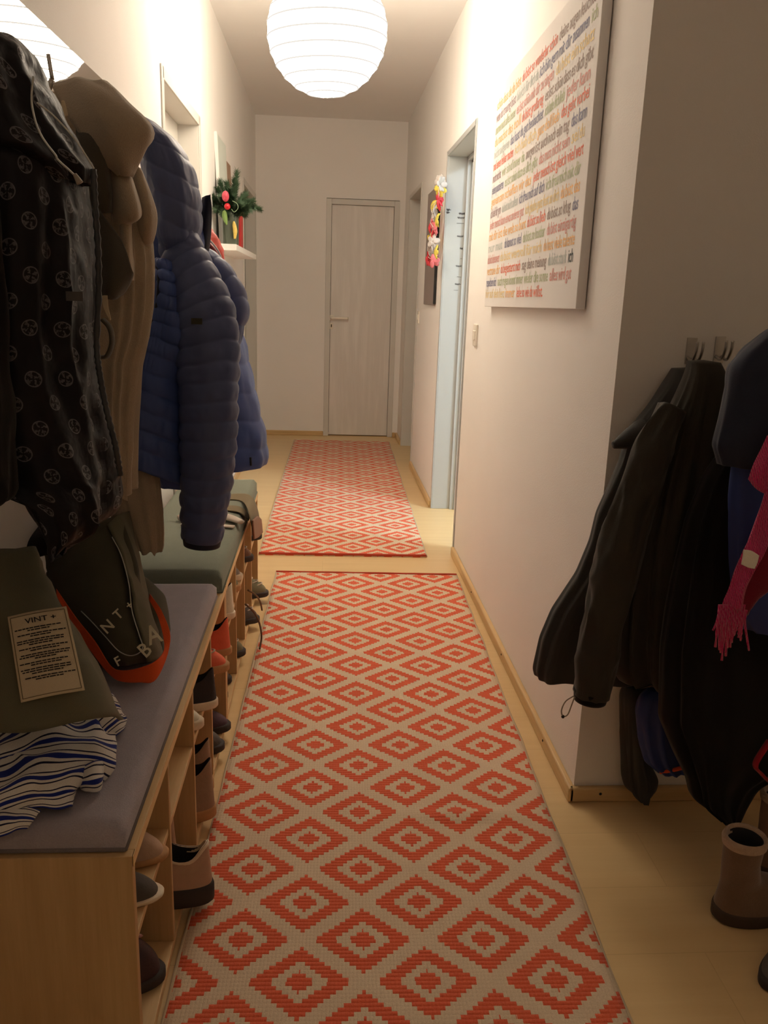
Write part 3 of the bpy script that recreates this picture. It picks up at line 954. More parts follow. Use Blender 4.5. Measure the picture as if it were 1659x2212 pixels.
LINES = [
 [('o', 'schön dass du da bist', 1072, 1127), ('r', 'du bist so wunderbar schön', 1128, 1201), ('g', 'deine augen leuchten', 1202, 1283)],
 [('u', 'wenn du traurig bist', 1068, 1116), ('l', 'bin ich für dich da', 1117, 1162), ('b', 'ich bin gern mit dir zusammen', 1163, 1264), ('n', 'ich', 1266, 1281)],
 [('n', 'umarmen macht alles besser', 1067, 1115), ('p', 'es ist schön mit dir zu singen', 1116, 1193), ('y', 'du bist ein schatz', 1196, 1275)],
 [('o', 'du machst das toll', 1065, 1126), ('r', 'du bist großartig', 1127, 1172), ('g', 'es ist schön dass es dich gibt', 1174, 1273)],
 [('l', 'nicht aufgeben', 1063, 1102), ('b', 'das hast du gut beobachtet', 1103, 1172), ('n', 'ich habe dich lieb', 1174, 1215), ('p', 'jeder kann', 1217, 1268)],
 [('r', 'mal einen fehler machen', 1062, 1110), ('y', 'ich hab dich', 1112, 1158), ('o', 'ganz doll lieb', 1159, 1205), ('r', 'das geht vorbei', 1207, 1266)],
 [('u', 'macht nichts', 1060, 1084), ('n', 'wir sind immer da', 1085, 1134), ('g', 'morgen ist auch noch ein tag', 1135, 1226), ('b', 'das kann', 1228, 1262)],
 [('b', 'jedem passieren', 1058, 1089), ('n', 'es ist schön dass es dich gibt', 1091, 1160), ('p', 'das muss nicht sein', 1162, 1227), ('y', 'sei du', 1229, 1258)],
 [('o', 'gemeinsam schaffen wir das', 1057, 1148), ('r', 'jeder mensch ist gleich viel wert', 1150, 1256)],
 [('u', 'ich helf dir gern', 1055, 1083), ('l', 'du bist nicht allein', 1085, 1119), ('b', 'ich freu mich auf dich', 1121, 1175), ('n', 'ich freu mich mit dir', 1177, 1251)],
 [('p', 'jeder mensch kann etwas anderes gut', 1054, 1132), ('y', 'ich glaube ganz fest an dich', 1134, 1206), ('o', 'du bist das', 1208, 1250)],
 [('o', 'mit dir ist die welt so bunt', 1053, 1137), ('r', 'du bist so lieb', 1138, 1178), ('g', 'du bist so klug', 1180, 1231), ('b', 'das', 1233, 1247)],
 [('l', 'nur mut', 1052, 1088), ('b', 'du kannst so viel', 1090, 1127), ('n', 'du bist so kostbar', 1129, 1177), ('p', 'du bist einzigartig', 1180, 1243)],
 [('p', 'du bist liebenswert', 1050, 1080), ('y', 'du bist wertvoll für mich', 1081, 1171), ('o', 'du hast viele talente', 1173, 1241)],
 [('o', 'vertraue dir', 1048, 1081), ('r', 'du begeisterst mich', 1082, 1125), ('g', 'sag deine meinung', 1127, 1181), ('l', 'du bist stark', 1183, 1224), ('k', 'ich', 1226, 1238)],
 [('b', 'respektiere dich', 1047, 1073), ('n', 'nach regen kommt immer wieder die sonne', 1075, 1185), ('p', 'alles wird gut', 1187, 1235)],
 [('y', 'hör auf dein herz', 1046, 1091), ('o', 'immer', 1092, 1114), ('r', 'lebe so wie du willst.', 1116, 1174)],
]
sheet_ = [o for o in cv.children if o.name.startswith('stretched_canvas')][0]
for k, row in enumerate(LINES):
    zr = 0.034 + (len(LINES) - 1 - k) * 0.0433
    for (c_, tx, a, b) in row:
        # undo the slant of the upright edges in the picture (rows higher up sit further right)
        a2 = a - (16 - k) * (1.56 + max(0, (a - 1050)) * 0.0046)
        b2 = b - (16 - k) * (1.56 + max(0, (b - 1050)) * 0.0046)
        s0 = max(0.014, YF - at_x(a2, 634, PX).y); s1 = min(YF - YN - 0.02, YF - at_x(b2, 634, PX).y)
        if s1 - s0 < 0.03: s1 = s0 + 0.05
        ws = tx.split(' ')
        unit = [len(w_) + 0.2 for w_ in ws]
        gap = 0.55
        tot = sum(unit) + gap * len(ws)
        x_ = s0
        for w_, un in zip(ws, unit):
            wd = (s1 - s0) * un / tot
            text_on('word', w_, cvp, wd, 0.035, TM[c_], sheet_, x_, zr)
            x_ += wd + (s1 - s0) * gap / tot

# ------------------------------------------------------------------ switches
def switch(label, y, z, hgt, n_):
    s = thing('light_switch', label, 'switch', (XR, y, z - hgt / 2), 'switches on the right wall')
    box('plate', XR - 0.009, XR, y - 0.041, y + 0.041, z - hgt / 2, z + hgt / 2, M['plastic'], s, 0.003)
    for k in range(n_):
        zc = z + (k - (n_ - 1) / 2) * hgt / n_ * 0.9
        box('rocker', XR - 0.013, XR - 0.008, y - 0.027, y + 0.027, zc - 0.02, zc + 0.02, M['plastic'], s, 0.002)
switch('cream light switch between the canvas and the lit doorway', 3.755, 1.11, 0.095, 1)
switch('small light switch beside the far right door', 6.16, 1.12, 0.085, 1)
mk_ = thing('pencil_marks', 'pencilled height marks and names on the lit door jamb', 'wall marks', (0.72, E1[1] - 0.027, 1.2))
mz = plain('pencil_graphite', (0.10, 0.10, 0.11), 0.7, 0.2, 60)
for (py, x0, x1, th, wob) in ((462, 0.742, 0.80, 0.0045, 1), (471, 0.735, 0.80, 0.003, 1), (483, 0.732, 0.80, 0.002, 0), (511, 0.738, 0.796, 0.0028, 1), (537, 0.758, 0.796, 0.0025, 1), (559, 0.762, 0.796, 0.0016, 0), (575, 0.74, 0.792, 0.002, 1), (598, 0.75, 0.79, 0.0016, 0), (614, 0.74, 0.785, 0.002, 1), (627, 0.735, 0.76, 0.0012, 0), (455, 0.672, 0.695, 0.003, 1), (461, 0.672, 0.69, 0.003, 1)):
    z = at(985, py, E1[1]).z
    ye = E1[1] - 0.0266
    pts = [(min(x0 + (x1 - x0) * i / 24, 0.774), ye, z + (0.006 * math.sin(i * 1.9) * wob if i < 15 else 0)) for i in range(25)]
    pts = [q for i, q in enumerate(pts) if i == 0 or q[0] > pts[i - 1][0]]
    mbk = MB().tube(pts, th * 0.6, 5)
    mbk.build('pencil_mark', mz, mk_)

# ------------------------------------------------------------------ notice board with a flower garland
nb = thing('notice_board', 'narrow grey metal notice board on the right wall between the doorways', 'board', (XR, 5.49, 1.21))
box('metal_sheet', XR - 0.016, XR - 0.004, 5.23, 5.765, 1.215, 1.915, plain('grey_metal', srgb(146, 132, 128), 0.4, 0.05, 5, metal=0.3), nb, 0.006, 3)
box('edge_strip', XR - 0.018, XR - 0.003, 5.222, 5.232, 1.225, 1.905, M['black'], nb, 0.001)
ga = thing('flower_garland', 'red, yellow and white cloth flower garland hanging over the grey notice board', 'garland', (XR - 0.05, 5.35, 1.38))
FC = [plain('petal_' + n_, srgb(*c_), 0.7, 0.15, 40) for n_, c_ in (('red', (214, 62, 74)), ('yellow', (224, 206, 90)), ('white', (206, 200, 196)), ('pink', (232, 130, 140)))]
def flower(c, r, mt, seed):
    rs = random.Random(seed)
    mb = MB()
    ax = Matrix.Rotation(rs.uniform(-0.9, 0.9), 4, 'Z') @ Matrix.Rotation(rs.uniform(-0.9, 0.9), 4, 'X') @ Matrix.Rotation(-math.pi / 2, 4, 'Y')
    for k in range(6):
        a = 2 * math.pi * k / 6 + rs.uniform(-0.2, 0.2)
        M3 = ax @ Matrix.Rotation(a, 4, 'Z') @ Matrix.Rotation(rs.uniform(0.2, 0.7), 4, 'Y')
        cen = Vector(c) + (M3 @ Vector((r * 0.55, 0, 0)))
        mb.ell(cen, (r * 0.55, r * 0.38, r * 0.09), 8, 5, M3.to_3x3())
    return mb.build('blossom', mt, ga, True)
gp = [(945, 392, 2), (950, 398, 2), (948, 408, 1), (942, 424, 0), (946, 430, 0), (944, 440, 0), (932, 447, 1), (936, 455, 2), (933, 464, 2), (940, 475, 1), (930, 480, 3), (925, 492, 0), (936, 493, 3), (933, 504, 0), (928, 514, 1), (934, 522, 2), (932, 533, 2), (938, 545, 1), (924, 552, 0), (922, 560, 0), (934, 562, 3), (927, 540, 2)]
gl = []
for k, (px, py, c_) in enumerate(gp):
    q = at_x(px, py, XR - 0.066)
    gl.append(q)
    flower(q, 0.044, FC[c_], k)
tube('string', gl[::2], 0.002, M['white'], ga, 6, 60)

# ------------------------------------------------------------------ shelf on the left wall and what stands on it
SX, SY0, SY1, SZ0, SZ1 = -0.473, 4.60, 5.86, 1.468, 1.500
sf = box('wall_shelf', XL, SX, SY0, SY1, SZ0, SZ1, M['white'], None, 0.002)
tag(sf, 'white floating shelf on the left wall carrying the fir bouquet', 'shelf')

def leaner(name, label, cat, y0, y1, h_, x_top, x_bot, th, mf, mface):
    r = thing(name, label, cat, (x_bot, (y0 + y1) / 2, SZ1))
    a = math.atan2(x_bot - x_top, h_)
    L = math.hypot(h_, x_bot - x_top)
    Mx = Matrix.Translation((x_bot - th, 0, SZ1 + 0.001)) @ Matrix.Rotation(-a, 4, 'Y')
    MB().box(0, th, y0, y1, 0, L, Mx).build('stretcher_frame' if mface is mf else 'frame', mf, r, bevel=0.0015)
    MB().box(th, th + 0.001, y0 + 0.012, y1 - 0.012, 0.012, L - 0.012, Mx).build('face', mface, r)
    return r
cw_ = plain('pale_mint_canvas', srgb(206, 214, 206), 0.7, 0.04, 3)
leaner('leaning_canvas', 'tall pale mint canvas leaning on the white shelf behind the bouquet', 'canvas', 4.88, 5.28, 0.585, -0.598, -0.576, 0.018, M['white'], cw_)
leaner('picture_frame', 'brown wooden picture frame leaning beside the pale canvas', 'picture frame', 5.30, 5.52, 0.50, -0.598, -0.576, 0.016, plain('brown_frame', srgb(140, 104, 80), 0.5, 0.1, 20), plain('brown_print', srgb(150, 122, 100), 0.6, 0.15, 8))
leaner('picture_frame', 'low light picture frame leaning at the far end of the white shelf', 'picture frame', 5.56, 5.82, 0.36, -0.60, -0.578, 0.016, plain('light_frame', srgb(196, 178, 150), 0.5, 0.1, 20), plain('grey_print', srgb(150, 134, 118), 0.6, 0.12, 8))
vc = Vector((-0.522, 4.80, SZ1))
vs = thing('glass_vase', 'dark green glass vase with water on the white shelf', 'vase', vc)
t = NT('green_glass'); t.base((0.30, 0.36, 0.26)); t.set(rough=0.05, trans=0.75); M['glass'] = t.m
MB().lathe([(0.0, 0.002), (0.038, 0.002), (0.042, 0.01), (0.043, 0.16), (0.040, 0.175), (0.037, 0.17), (0.038, 0.014), (0.0, 0.012)], vc, 28).build('glass_body', M['glass'], vs, True)
MB().lathe([(0.0, 0.014), (0.036, 0.014), (0.036, 0.12), (0.0, 0.12)], vc, 24).build('stems_in_water', plain('murky_water', (0.05, 0.06, 0.03), 0.2, 0.3, 40), vs, True)
fb = thing('fir_bouquet', 'bouquet of green fir branches with red and pink ornaments in the glass vase', 'bouquet', vc + Vector((0, 0, 0.12)))
M['needle'] = plain('fir_needles', srgb(58, 84, 56), 0.6, 0.35, 30)
M['stem'] = plain('fir_stem', srgb(84, 66, 44), 0.8, 0.2, 30)
def branch(a, b, sag, nn, ln, seed):
    rs = random.Random(seed)
    a, b = Vector(a), Vector(b)
    mid = (a + b) / 2 + Vector((0, 0, sag))
    P = resample([a, mid, b], 24)
    st = MB().tube(P, [0.0035 * (1 - i / 30) for i in range(24)], 6).build('stem', M['stem'], fb, True)
    V = []; F = []
    for k in range(nn):
        t_ = rs.uniform(0.22, 1.0) * 23
        i = min(int(t_), 22)
        p = Vector(P[i]) + (Vector(P[i + 1]) - Vector(P[i])) * (t_ - i)
        d = (Vector(P[i + 1]) - Vector(P[i])).normalized()
        o = Vector((rs.gauss(0, 1), rs.gauss(0, 1), rs.gauss(0, 1)))
        o = (o - d * o.dot(d)).normalized()
        q = p + (o * 0.8 + d * 0.65).normalized() * ln * rs.uniform(0.7, 1.1)
        s = d.cross(o).normalized() * 0.0021
        k0 = len(V)
        V += [p - s, p + s, q]
        F.append((k0, k0 + 1, k0 + 2))
    nd = obj('needles', mesh(V, F), M['needle'], fb, False); nd['kind'] = 'stuff'
top = vc + Vector((0, 0, 0.15))
def bx(px, py, X): return at_x(px, py, X)
Bs = [(at(470, 408, 4.80), 0.03), (at(462, 440, 4.78), 0.03), (at(490, 396, 4.88), 0.02), (at(512, 370, 4.95), 0.0), (at(510, 400, 4.9), 0.01), (at(530, 420, 4.95), 0.03), (at(545, 435, 4.9), 0.05), (at(562, 452, 4.85), 0.06), (at(528, 462, 4.85), 0.03), (at(548, 448, 4.75), 0.05), (at(478, 425, 4.72), 0.03), (at(468, 452, 4.72), 0.03), (at(502, 425, 4.75), 0.01), (at(520, 440, 4.72), 0.02), (at(475, 392, 4.85), 0.02), (at(497, 410, 4.74), 0.0), (at(460, 425, 4.76), 0.03), (at(482, 460, 4.70), 0.02), (at(538, 452, 4.72), 0.04), (at(505, 388, 4.82), 0.0)]
for k, (q, sg) in enumerate(Bs):
    branch(top + Vector((0.01 * math.sin(k), 0.01 * math.cos(k), -0.05)), q, sg, 620, 0.034, k)
rc = at(487, 424, 4.66)
MB().ell(rc, (0.019, 0.019, 0.027), 14, 10).ell(rc + Vector((0.004, -0.012, 0.005)), (0.012, 0.01, 0.018), 10, 8).build('rose_bauble', plain('pink_glitter', srgb(206, 78, 96), 0.35, 0.35, 120), fb, True)
MB().ell(at(491, 446, 4.66), (0.0165, 0.0165, 0.0165), 16, 12).build('red_bauble', plain('glossy_red', srgb(196, 26, 40), 0.12, 0.05, 10), fb, True)
lf = at(486, 470, 4.67)
patch('leaf', [[lf + Vector((-0.012, 0, 0.03)), lf + Vector((0.0, -0.01, 0.035)), lf + Vector((0.008, 0, 0.028))], [lf + Vector((-0.014, 0, 0)), lf + Vector((0, -0.014, 0)), lf + Vector((0.013, 0, 0))], [lf + Vector((0.004, 0, -0.035)), lf + Vector((0.008, -0.004, -0.036)), lf + Vector((0.012, 0, -0.035))]], plain('bright_leaf', srgb(112, 142, 72), 0.5, 0.2, 30), fb, 0.001)
tube('green_ribbon', [at(502, 434, 4.70), at(512, 440, 4.70), at(514, 450, 4.70), at(506, 458, 4.70), at(500, 452, 4.70)], 0.006, plain('sage_ribbon', srgb(138, 160, 128), 0.5), fb, 8, 30, squash=0.3)
tl = at(507, 500, 4.74)
ts = thing('gold_tassel', 'long golden tassel hanging in front of the red gift', 'ornament', at(507, 524, 4.74))
tube('tassel_body', [at(505, 478, 4.74), at(506, 486, 4.74), at(508, 500, 4.74), at(507, 516, 4.74)], [0.004, 0.010, 0.012, 0.006], plain('gold_thread', srgb(206, 178, 88), 0.5, 0.3, 90), ts, 12, 24)
gb = thing('gift_bag', 'red paper gift bag standing on the white shelf by the vase', 'gift bag', (-0.54, 5.2, SZ1))
MB().box(-0.55, -0.49, 5.02, 5.15, SZ1 + 0.001, SZ1 + 0.215).build('bag_body', plain('red_paper', srgb(190, 42, 40), 0.5, 0.15, 20, 0.3, 30), gb, bevel=0.004)
tube('handle', [(-0.52, 5.05, SZ1 + 0.21), (-0.52, 5.07, SZ1 + 0.25), (-0.52, 5.10, SZ1 + 0.25), (-0.52, 5.12, SZ1 + 0.21)], 0.002, M['redny_d'], gb, 6, 20)

# ------------------------------------------------------------------ coats on the left wall
WX = XL + 0.0085
G1 = 'coats hanging on the left wall'
def cpt(lst): return [at(px, py, Y) for px, py, Y in lst]
# dotted black jacket (nearest)
j1 = thing('dotted_jacket', 'black hooded rain jacket with pale rosette dots, nearest on the left wall', 'jacket', (-0.47, 1.30, 0.89), G1)
bd_ = loft('body', pxrows(1.30, 0.13, [(215, -60, 95, 0.07), (300, -90, 160, 0.10), (362, -110, 194), (452, -120, 205), (543, -130, 211), (640, -135, 212), (700, -135, 207), (745, -135, 209), (817, -130, 215), (889, -125, 228), (962, -115, 245), (1010, -90, 256), (1036, 0, 257), (1056, 56, 258), (1077, 68, 259), (1100, 86, 257), (1122, 100, 248), (1138, 112, 226), (1156, 150, 192)]),
     M['dots'], j1, n=120, m=190, p=2.3, fold=0.016, fk=2.8, fz=1.4, seed=2.0, crum=0.006, ck=13, sm=2)
loft('sleeve', pxrows(1.15, 0.055, [(380, -120, -10, 0.04), (500, -125, 16), (650, -120, 24), (800, -120, 26), (950, -110, 34), (1030, -100, 42), (1062, -95, 44), (1078, -90, 36), (1086, -70, 15)]),
     M['blackcloth'], j1, n=64, m=90, p=2.2, fold=0.012, fk=2.0, fz=2.2, seed=5.0, crum=0.006, sm=3)
hd_ = loft('hood', pxrows(1.27, 0.10, [(79, -10, 35, 0.02), (90, -45, 60, 0.05), (112, -70, 82, 0.07), (130, -80, 95, 0.08), (155, -90, 104), (172, -95, 108), (190, -95, 120), (214, -95, 130), (250, -95, 146), (300, -85, 174), (335, -60, 192), (362, -20, 203, 0.07), (395, 60, 190, 0.04)]),
     M['dots'], j1, n=80, m=100, p=2.2, fold=0.012, fk=2.0, fz=1.6, seed=9.0, crum=0.006, ck=14, sm=3)
MP = plain('pale_piping', srgb(190, 190, 184), 0.45, 0.3, 60)
tube('drawcord', [at(72, 165, 1.165), at(68, 215, 1.162), at(76, 260, 1.155), at(88, 290, 1.15), at(102, 312, 1.145), at(120, 335, 1.14), at(125, 345, 1.14), at(150, 368, 1.135), at(168, 385, 1.13)], 0.0013, MP, hd_, 6, 60)
tube('cord_end', [at(161, 376, 1.128), at(173, 396, 1.128)], [0.0025, 0.0045], plain('cord_stopper', srgb(150, 140, 126), 0.5), hd_, 8, 6)
tube('hood_piping', [at(80, 222, 1.165), at(110, 245, 1.16), at(140, 275, 1.155), at(165, 305, 1.15), at(185, 335, 1.146), at(203, 364, 1.146)], 0.0012, MP, hd_, 6, 50)
tube('zip', [at(202, 366, 1.175), at(206, 450, 1.17), at(212, 543, 1.17), at(213, 640, 1.17), at(209, 745, 1.17), at(217, 817, 1.165), at(231, 889, 1.165), at(249, 962, 1.165), at(260, 1027, 1.17)], 0.0042, plain('zip_tape', srgb(44, 46, 50), 0.4, 0.5, 160), j1, 8, 90, disp=lambda s, a, t: 0.0008 * math.sin(s * 900))
tab_ = at(161, 640, 1.162)
MB().box(-0.011, 0.011, -0.0005, 0.0005, -0.006, 0.006, Matrix.Translation(tab_)).build('fabric_tab', plain('grey_tab', srgb(66, 62, 62), 0.5), bd_)

# taupe wool coat
j2 = thing('wool_coat', 'taupe wool coat with a broad collar between the dotted and the blue jackets', 'coat', (-0.46, 1.68, 0.74), G1)
loft('body', pxrows(1.63, 0.075, [(210, 60, 190, 0.05), (280, 40, 262, 0.07), (345, 20, 290), (430, 0, 316), (480, 0, 328), (560, 0, 332), (660, 0, 329), (720, 20, 320), (780, 40, 302), (850, 70, 295), (950, 110, 290), (1010, 160, 288), (1050, 200, 286)]),
     M['wool'], j2, n=130, m=130, p=3.2, fold=0.016, fk=3.0, fz=0.35, seed=1.3, sm=2, hang=0.03, crum=0.004, ck=8)
loft('skirt', pxrows(1.84, 0.035, [(940, 215, 335), (1050, 225, 348), (1100, 240, 354), (1150, 262, 356), (1178, 278, 355), (1190, 286, 350)]), M['wool'], j2, n=110, m=50, p=3.0, fold=0.012, fk=2.6, fz=0.3, seed=8.3, sm=2, hang=0.03, env=lambda t: 1.0)
cl_ = patch('collar', [cpt([(118, 190, 1.56), (150, 181, 1.545), (185, 180, 1.535), (218, 184, 1.53), (224, 186, 1.55)]),
                 cpt([(150, 250, 1.51), (190, 228, 1.485), (232, 216, 1.475), (262, 226, 1.49), (270, 230, 1.52)]),
                 cpt([(190, 300, 1.49), (225, 278, 1.46), (270, 268, 1.455), (312, 276, 1.48), (319, 281, 1.51)]),
                 cpt([(222, 338, 1.49), (248, 325, 1.465), (278, 318, 1.465), (300, 320, 1.49), (308, 318, 1.52)]),
                 cpt([(262, 372, 1.49), (268, 374, 1.485), (273, 376, 1.485), (277, 377, 1.50), (280, 374, 1.53)])], M['wool'], j2, 0.012, crum=0.004, ck=10, fold=0.004)
patch('lapel', [cpt([(160, 215, 1.53), (185, 225, 1.515), (212, 258, 1.51)]),
                cpt([(165, 260, 1.50), (200, 255, 1.485), (226, 288, 1.49)]),
                cpt([(175, 330, 1.49), (215, 320, 1.475), (234, 330, 1.495)]),
                cpt([(190, 400, 1.50), (222, 395, 1.485), (236, 392, 1.51)]),
                cpt([(205, 460, 1.51), (225, 458, 1.50), (238, 460, 1.52)])], M['wool_dark'], j2, 0.008, crum=0.005, seed=3, ck=12)
# rolled front edges under the collar
patch('front_roll', [cpt([(235, 330, 1.53), (246, 333, 1.505), (258, 345, 1.51), (266, 352, 1.53)]),
                     cpt([(240, 375, 1.53), (254, 378, 1.50), (272, 388, 1.50), (282, 396, 1.53)]),
                     cpt([(245, 420, 1.53), (262, 424, 1.495), (286, 432, 1.495), (296, 438, 1.53)]),
                     cpt([(246, 455, 1.53), (266, 462, 1.50), (290, 466, 1.495), (300, 462, 1.53)]),
                     cpt([(250, 480, 1.54), (268, 478, 1.52), (282, 475, 1.515), (292, 472, 1.54)])], M['wool'], j2, 0.010, crum=0.003, ck=12)
patch('inner_roll', [cpt([(262, 466, 1.53), (270, 466, 1.515), (280, 470, 1.53)]), cpt([(262, 540, 1.54), (272, 545, 1.52), (282, 548, 1.54)]), cpt([(266, 600, 1.54), (276, 605, 1.53), (284, 605, 1.55)])], M['wool'], j2, 0.008, crum=0.003)
patch('outer_edge', [cpt([(288, 352, 1.60), (296, 362, 1.575), (302, 372, 1.58)]),
                     cpt([(292, 400, 1.59), (308, 408, 1.56), (322, 420, 1.575)]),
                     cpt([(298, 450, 1.59), (316, 455, 1.55), (334, 462, 1.575)]),
                     cpt([(302, 490, 1.59), (318, 495, 1.56), (332, 494, 1.585)]),
                     cpt([(308, 520, 1.60), (316, 524, 1.59), (324, 520, 1.60)])], M['wool'], j2, 0.010, crum=0.003, ck=12)
patch('lining_flap', [cpt([(212, 448, 1.50), (236, 486, 1.49), (262, 522, 1.49)]),
                      cpt([(214, 520, 1.485), (246, 548, 1.475), (280, 575, 1.485)]),
                      cpt([(216, 600, 1.485), (245, 612, 1.47), (284, 592, 1.49)]),
                      cpt([(218, 640, 1.49), (238, 645, 1.475), (262, 632, 1.50)])], M['wool_dark'], j2, 0.006, crum=0.005, seed=7)
patch('tag', [cpt([(132, 218, 1.49), (136, 217, 1.49), (140, 219, 1.49)]), cpt([(134, 236, 1.485), (140, 236, 1.485), (144, 235, 1.485)]), cpt([(138, 251, 1.48), (143, 252, 1.48), (147, 249, 1.48)])], M['patch'], j2, 0.001)
patch('belt_loop', [cpt([(218, 640, 1.465), (224, 638, 1.465), (232, 638, 1.465)]), cpt([(224, 665, 1.465), (230, 664, 1.465), (234, 664, 1.465)]), cpt([(236, 690, 1.465), (238, 692, 1.465), (240, 690, 1.465)])], M['patch'], j2, 0.002)
tube('belt', [at(222, 690, 1.47), at(238, 710, 1.468), at(242, 740, 1.468), at(232, 768, 1.47), at(218, 772, 1.47)], 0.009, M['wool_dark'], j2, 12, 30, squash=0.4)

# blue hooded down jacket (front)
j3 = thing('down_jacket', 'blue hooded down jacket with a long quilted sleeve hanging in front', 'jacket', (-0.37, 1.95, 0.70), G1)
loft('body', pxrows(2.0, 0.09, [(470, 300, 440, 0.07), (540, 290, 455), (640, 290, 468), (740, 290, 478), (850, 290, 486), (950, 290, 490), (1010, 300, 488), (1040, 320, 470)]),
     M['navy_b'], j3, n=90, m=170, p=2.4, quilt=(0.045, 0.006, 0.45), seed=4.0, fold=0.008, fk=2.0, sm=4)
fp_ = patch('front_panel', [cpt([(338, 560, 1.84), (352, 562, 1.83), (376, 565, 1.86), (400, 570, 1.89)]),
                      cpt([(344, 620, 1.80), (358, 625, 1.79), (384, 632, 1.83), (412, 640, 1.88)]),
                      cpt([(331, 700, 1.80), (352, 706, 1.80), (385, 716, 1.79), (412, 724, 1.86)]),
                      cpt([(306, 790, 1.78), (338, 803, 1.785), (378, 818, 1.81), (408, 828, 1.84)]),
                      cpt([(294, 900, 1.77), (330, 913, 1.78), (374, 930, 1.80), (408, 940, 1.83)]),
                      cpt([(286, 1012, 1.76), (322, 1022, 1.77), (368, 1038, 1.80), (408, 1050, 1.82)])], M['navy_b'], j3, 0.010, quilt=(13, 0.008), K=22, seed=4.4)
tube('front_zip', [at(338, 560, 1.835), at(343, 620, 1.79), at(330, 700, 1.80), at(305, 790, 1.77), at(293, 900, 1.765), at(285, 1012, 1.75)], 0.0035, M['navy_d'], fp_, 8, 60)
hb_ = loft('hood', pxrows(1.93, 0.10, [(243, 272, 290, 0.02), (250, 266, 312, 0.04), (262, 262, 338, 0.06), (280, 266, 364, 0.08), (305, 285, 392), (330, 292, 411), (360, 296, 426), (400, 305, 436), (440, 318, 441), (490, 326, 441), (520, 335, 436), (548, 348, 424, 0.08), (568, 368, 408, 0.04)]),
     M['navy'], j3, n=100, m=150, p=2.2, quilt=(0.052, 0.0045, 0.5), seed=6.0, sm=3, crum=0.003, ck=14)
def qd(p, dpt, sl=0.0, ph=0.0):
    def f(s, a, t):
        zz = s / p + ph + sl * math.cos(a) * (1 - t) + 0.10 * nz(2 * math.cos(a), 2 * math.sin(a), s * 4)
        q = abs(math.sin(math.pi * zz))
        return dpt * (q ** 0.4 - 0.8) + dpt * 0.6 * nz(math.cos(a) * 6, math.sin(a) * 6, zz * 1.7) * q + 0.004 * nz(math.cos(a) * 1.5, math.sin(a) * 1.5, s * 9)
    return f
sl_ = tube('sleeve', [at(384, 490, 1.90), at(397, 552, 1.89), at(418, 612, 1.87), at(437, 675, 1.85), at(448, 745, 1.83), at(450, 850, 1.81), at(448, 960, 1.80), at(444, 1060, 1.80), at(437, 1166, 1.80)],
     [0.038, 0.050, 0.060, 0.070, 0.068, 0.064, 0.060, 0.056, 0.045], M['navy'], j3, 56, 260, disp=qd(0.0385, 0.0055, 0.55))
tube('cuff', [at(437, 1160, 1.80), at(436, 1178, 1.80)], [0.0435, 0.040], M['navy_d'], sl_, 32, 6)
MB().box(-0.011, 0.011, -0.001, 0.001, -0.006, 0.006, Matrix.Translation(at(425, 694, 1.757))).build('sleeve_label', plain('olive_label', srgb(52, 52, 40), 0.7), sl_)
patch('collar_flap', [cpt([(440, 428, 2.02), (447, 424, 2.0), (454, 420, 2.0)]), cpt([(436, 470, 2.0), (445, 470, 1.99), (455, 460, 2.0)]), cpt([(428, 520, 1.99), (440, 525, 1.98), (452, 515, 2.0)]), cpt([(430, 570, 2.0), (438, 575, 1.99), (445, 560, 2.0)])], M['navy_d'], j3, 0.008)

# navy down jacket behind
j4 = thing('down_jacket', 'navy down jacket hanging behind the blue hooded one, hem reaching the aisle', 'jacket', (-0.40, 2.38, 0.77), G1)
loft('body', pxrows(2.36, 0.15, [(505, None, 430, 0.06), (540, None, 455, 0.10), (580, None, 485, 0.13), (620, None, 508), (700, None, 520), (780, None, 536), (870, None, 556), (940, None, 571), (985, None, 577), (1002, None, 572)], wall=WX),
     M['navy_b'], j4, n=100, m=150, p=2.5, quilt=(0.075, 0.006, 0.25), seed=14.0, fold=0.012, fk=2.0, sm=3, crum=0.004)
tube('sleeve', [at(440, 555, 2.31), at(466, 585, 2.29), at(490, 625, 2.28), at(504, 665, 2.27), at(500, 705, 2.27), at(488, 780, 2.28)], [0.030, 0.040, 0.043, 0.041, 0.034, 0.030], M['navy'], j4, 36, 120, disp=qd(0.05, 0.005, 0.3))
tube('hem_cord', [at(541, 988, 2.24), at(542, 1006, 2.24)], 0.003, M['black'], j4, 6, 6)
# red hood
j5 = thing('red_hood', 'bright red nylon hood with pale piping peeping out behind the down jackets', 'hood', (-0.45, 2.66, 1.30), G1)
sh_ = loft('shell', pxrows(2.66, 0.08, [(480, None, 440, 0.03), (492, None, 458, 0.05), (515, None, 474), (540, None, 484), (562, None, 487), (582, None, 486, 0.05)], wall=WX), M['redny'], j5, n=60, m=60, p=2.2, crum=0.010, ck=20, seed=3, sm=2)
tube('brim', [at(438, 520, 2.575), at(455, 532, 2.57), at(470, 555, 2.57), at(480, 590, 2.57)], [0.008, 0.012, 0.012, 0.008], M['redny_d'], j5, 12, 24, squash=0.6)
tube('piping', [at(446, 512, 2.565), at(463, 530, 2.56), at(476, 552, 2.56), at(484, 585, 2.56)], 0.0028, plain('white_piping', srgb(226, 214, 200), 0.6), j5, 6, 30)
h5 = thing('coat_hook', 'steel coat hook carrying the red hood', 'hook', (XL, 2.66, 1.40), 'coat hooks on the mirror wall')
tube('prong', [(XL + 0.011, 2.66, 1.43), (XL + 0.05, 2.66, 1.42), (XL + 0.08, 2.66, 1.45)], 0.004, M['steel'], h5, 8, 16)
MB().box(XL + 0.0085, XL + 0.011, 2.65, 2.67, 1.40, 1.46).build('plate', M['steel'], h5)

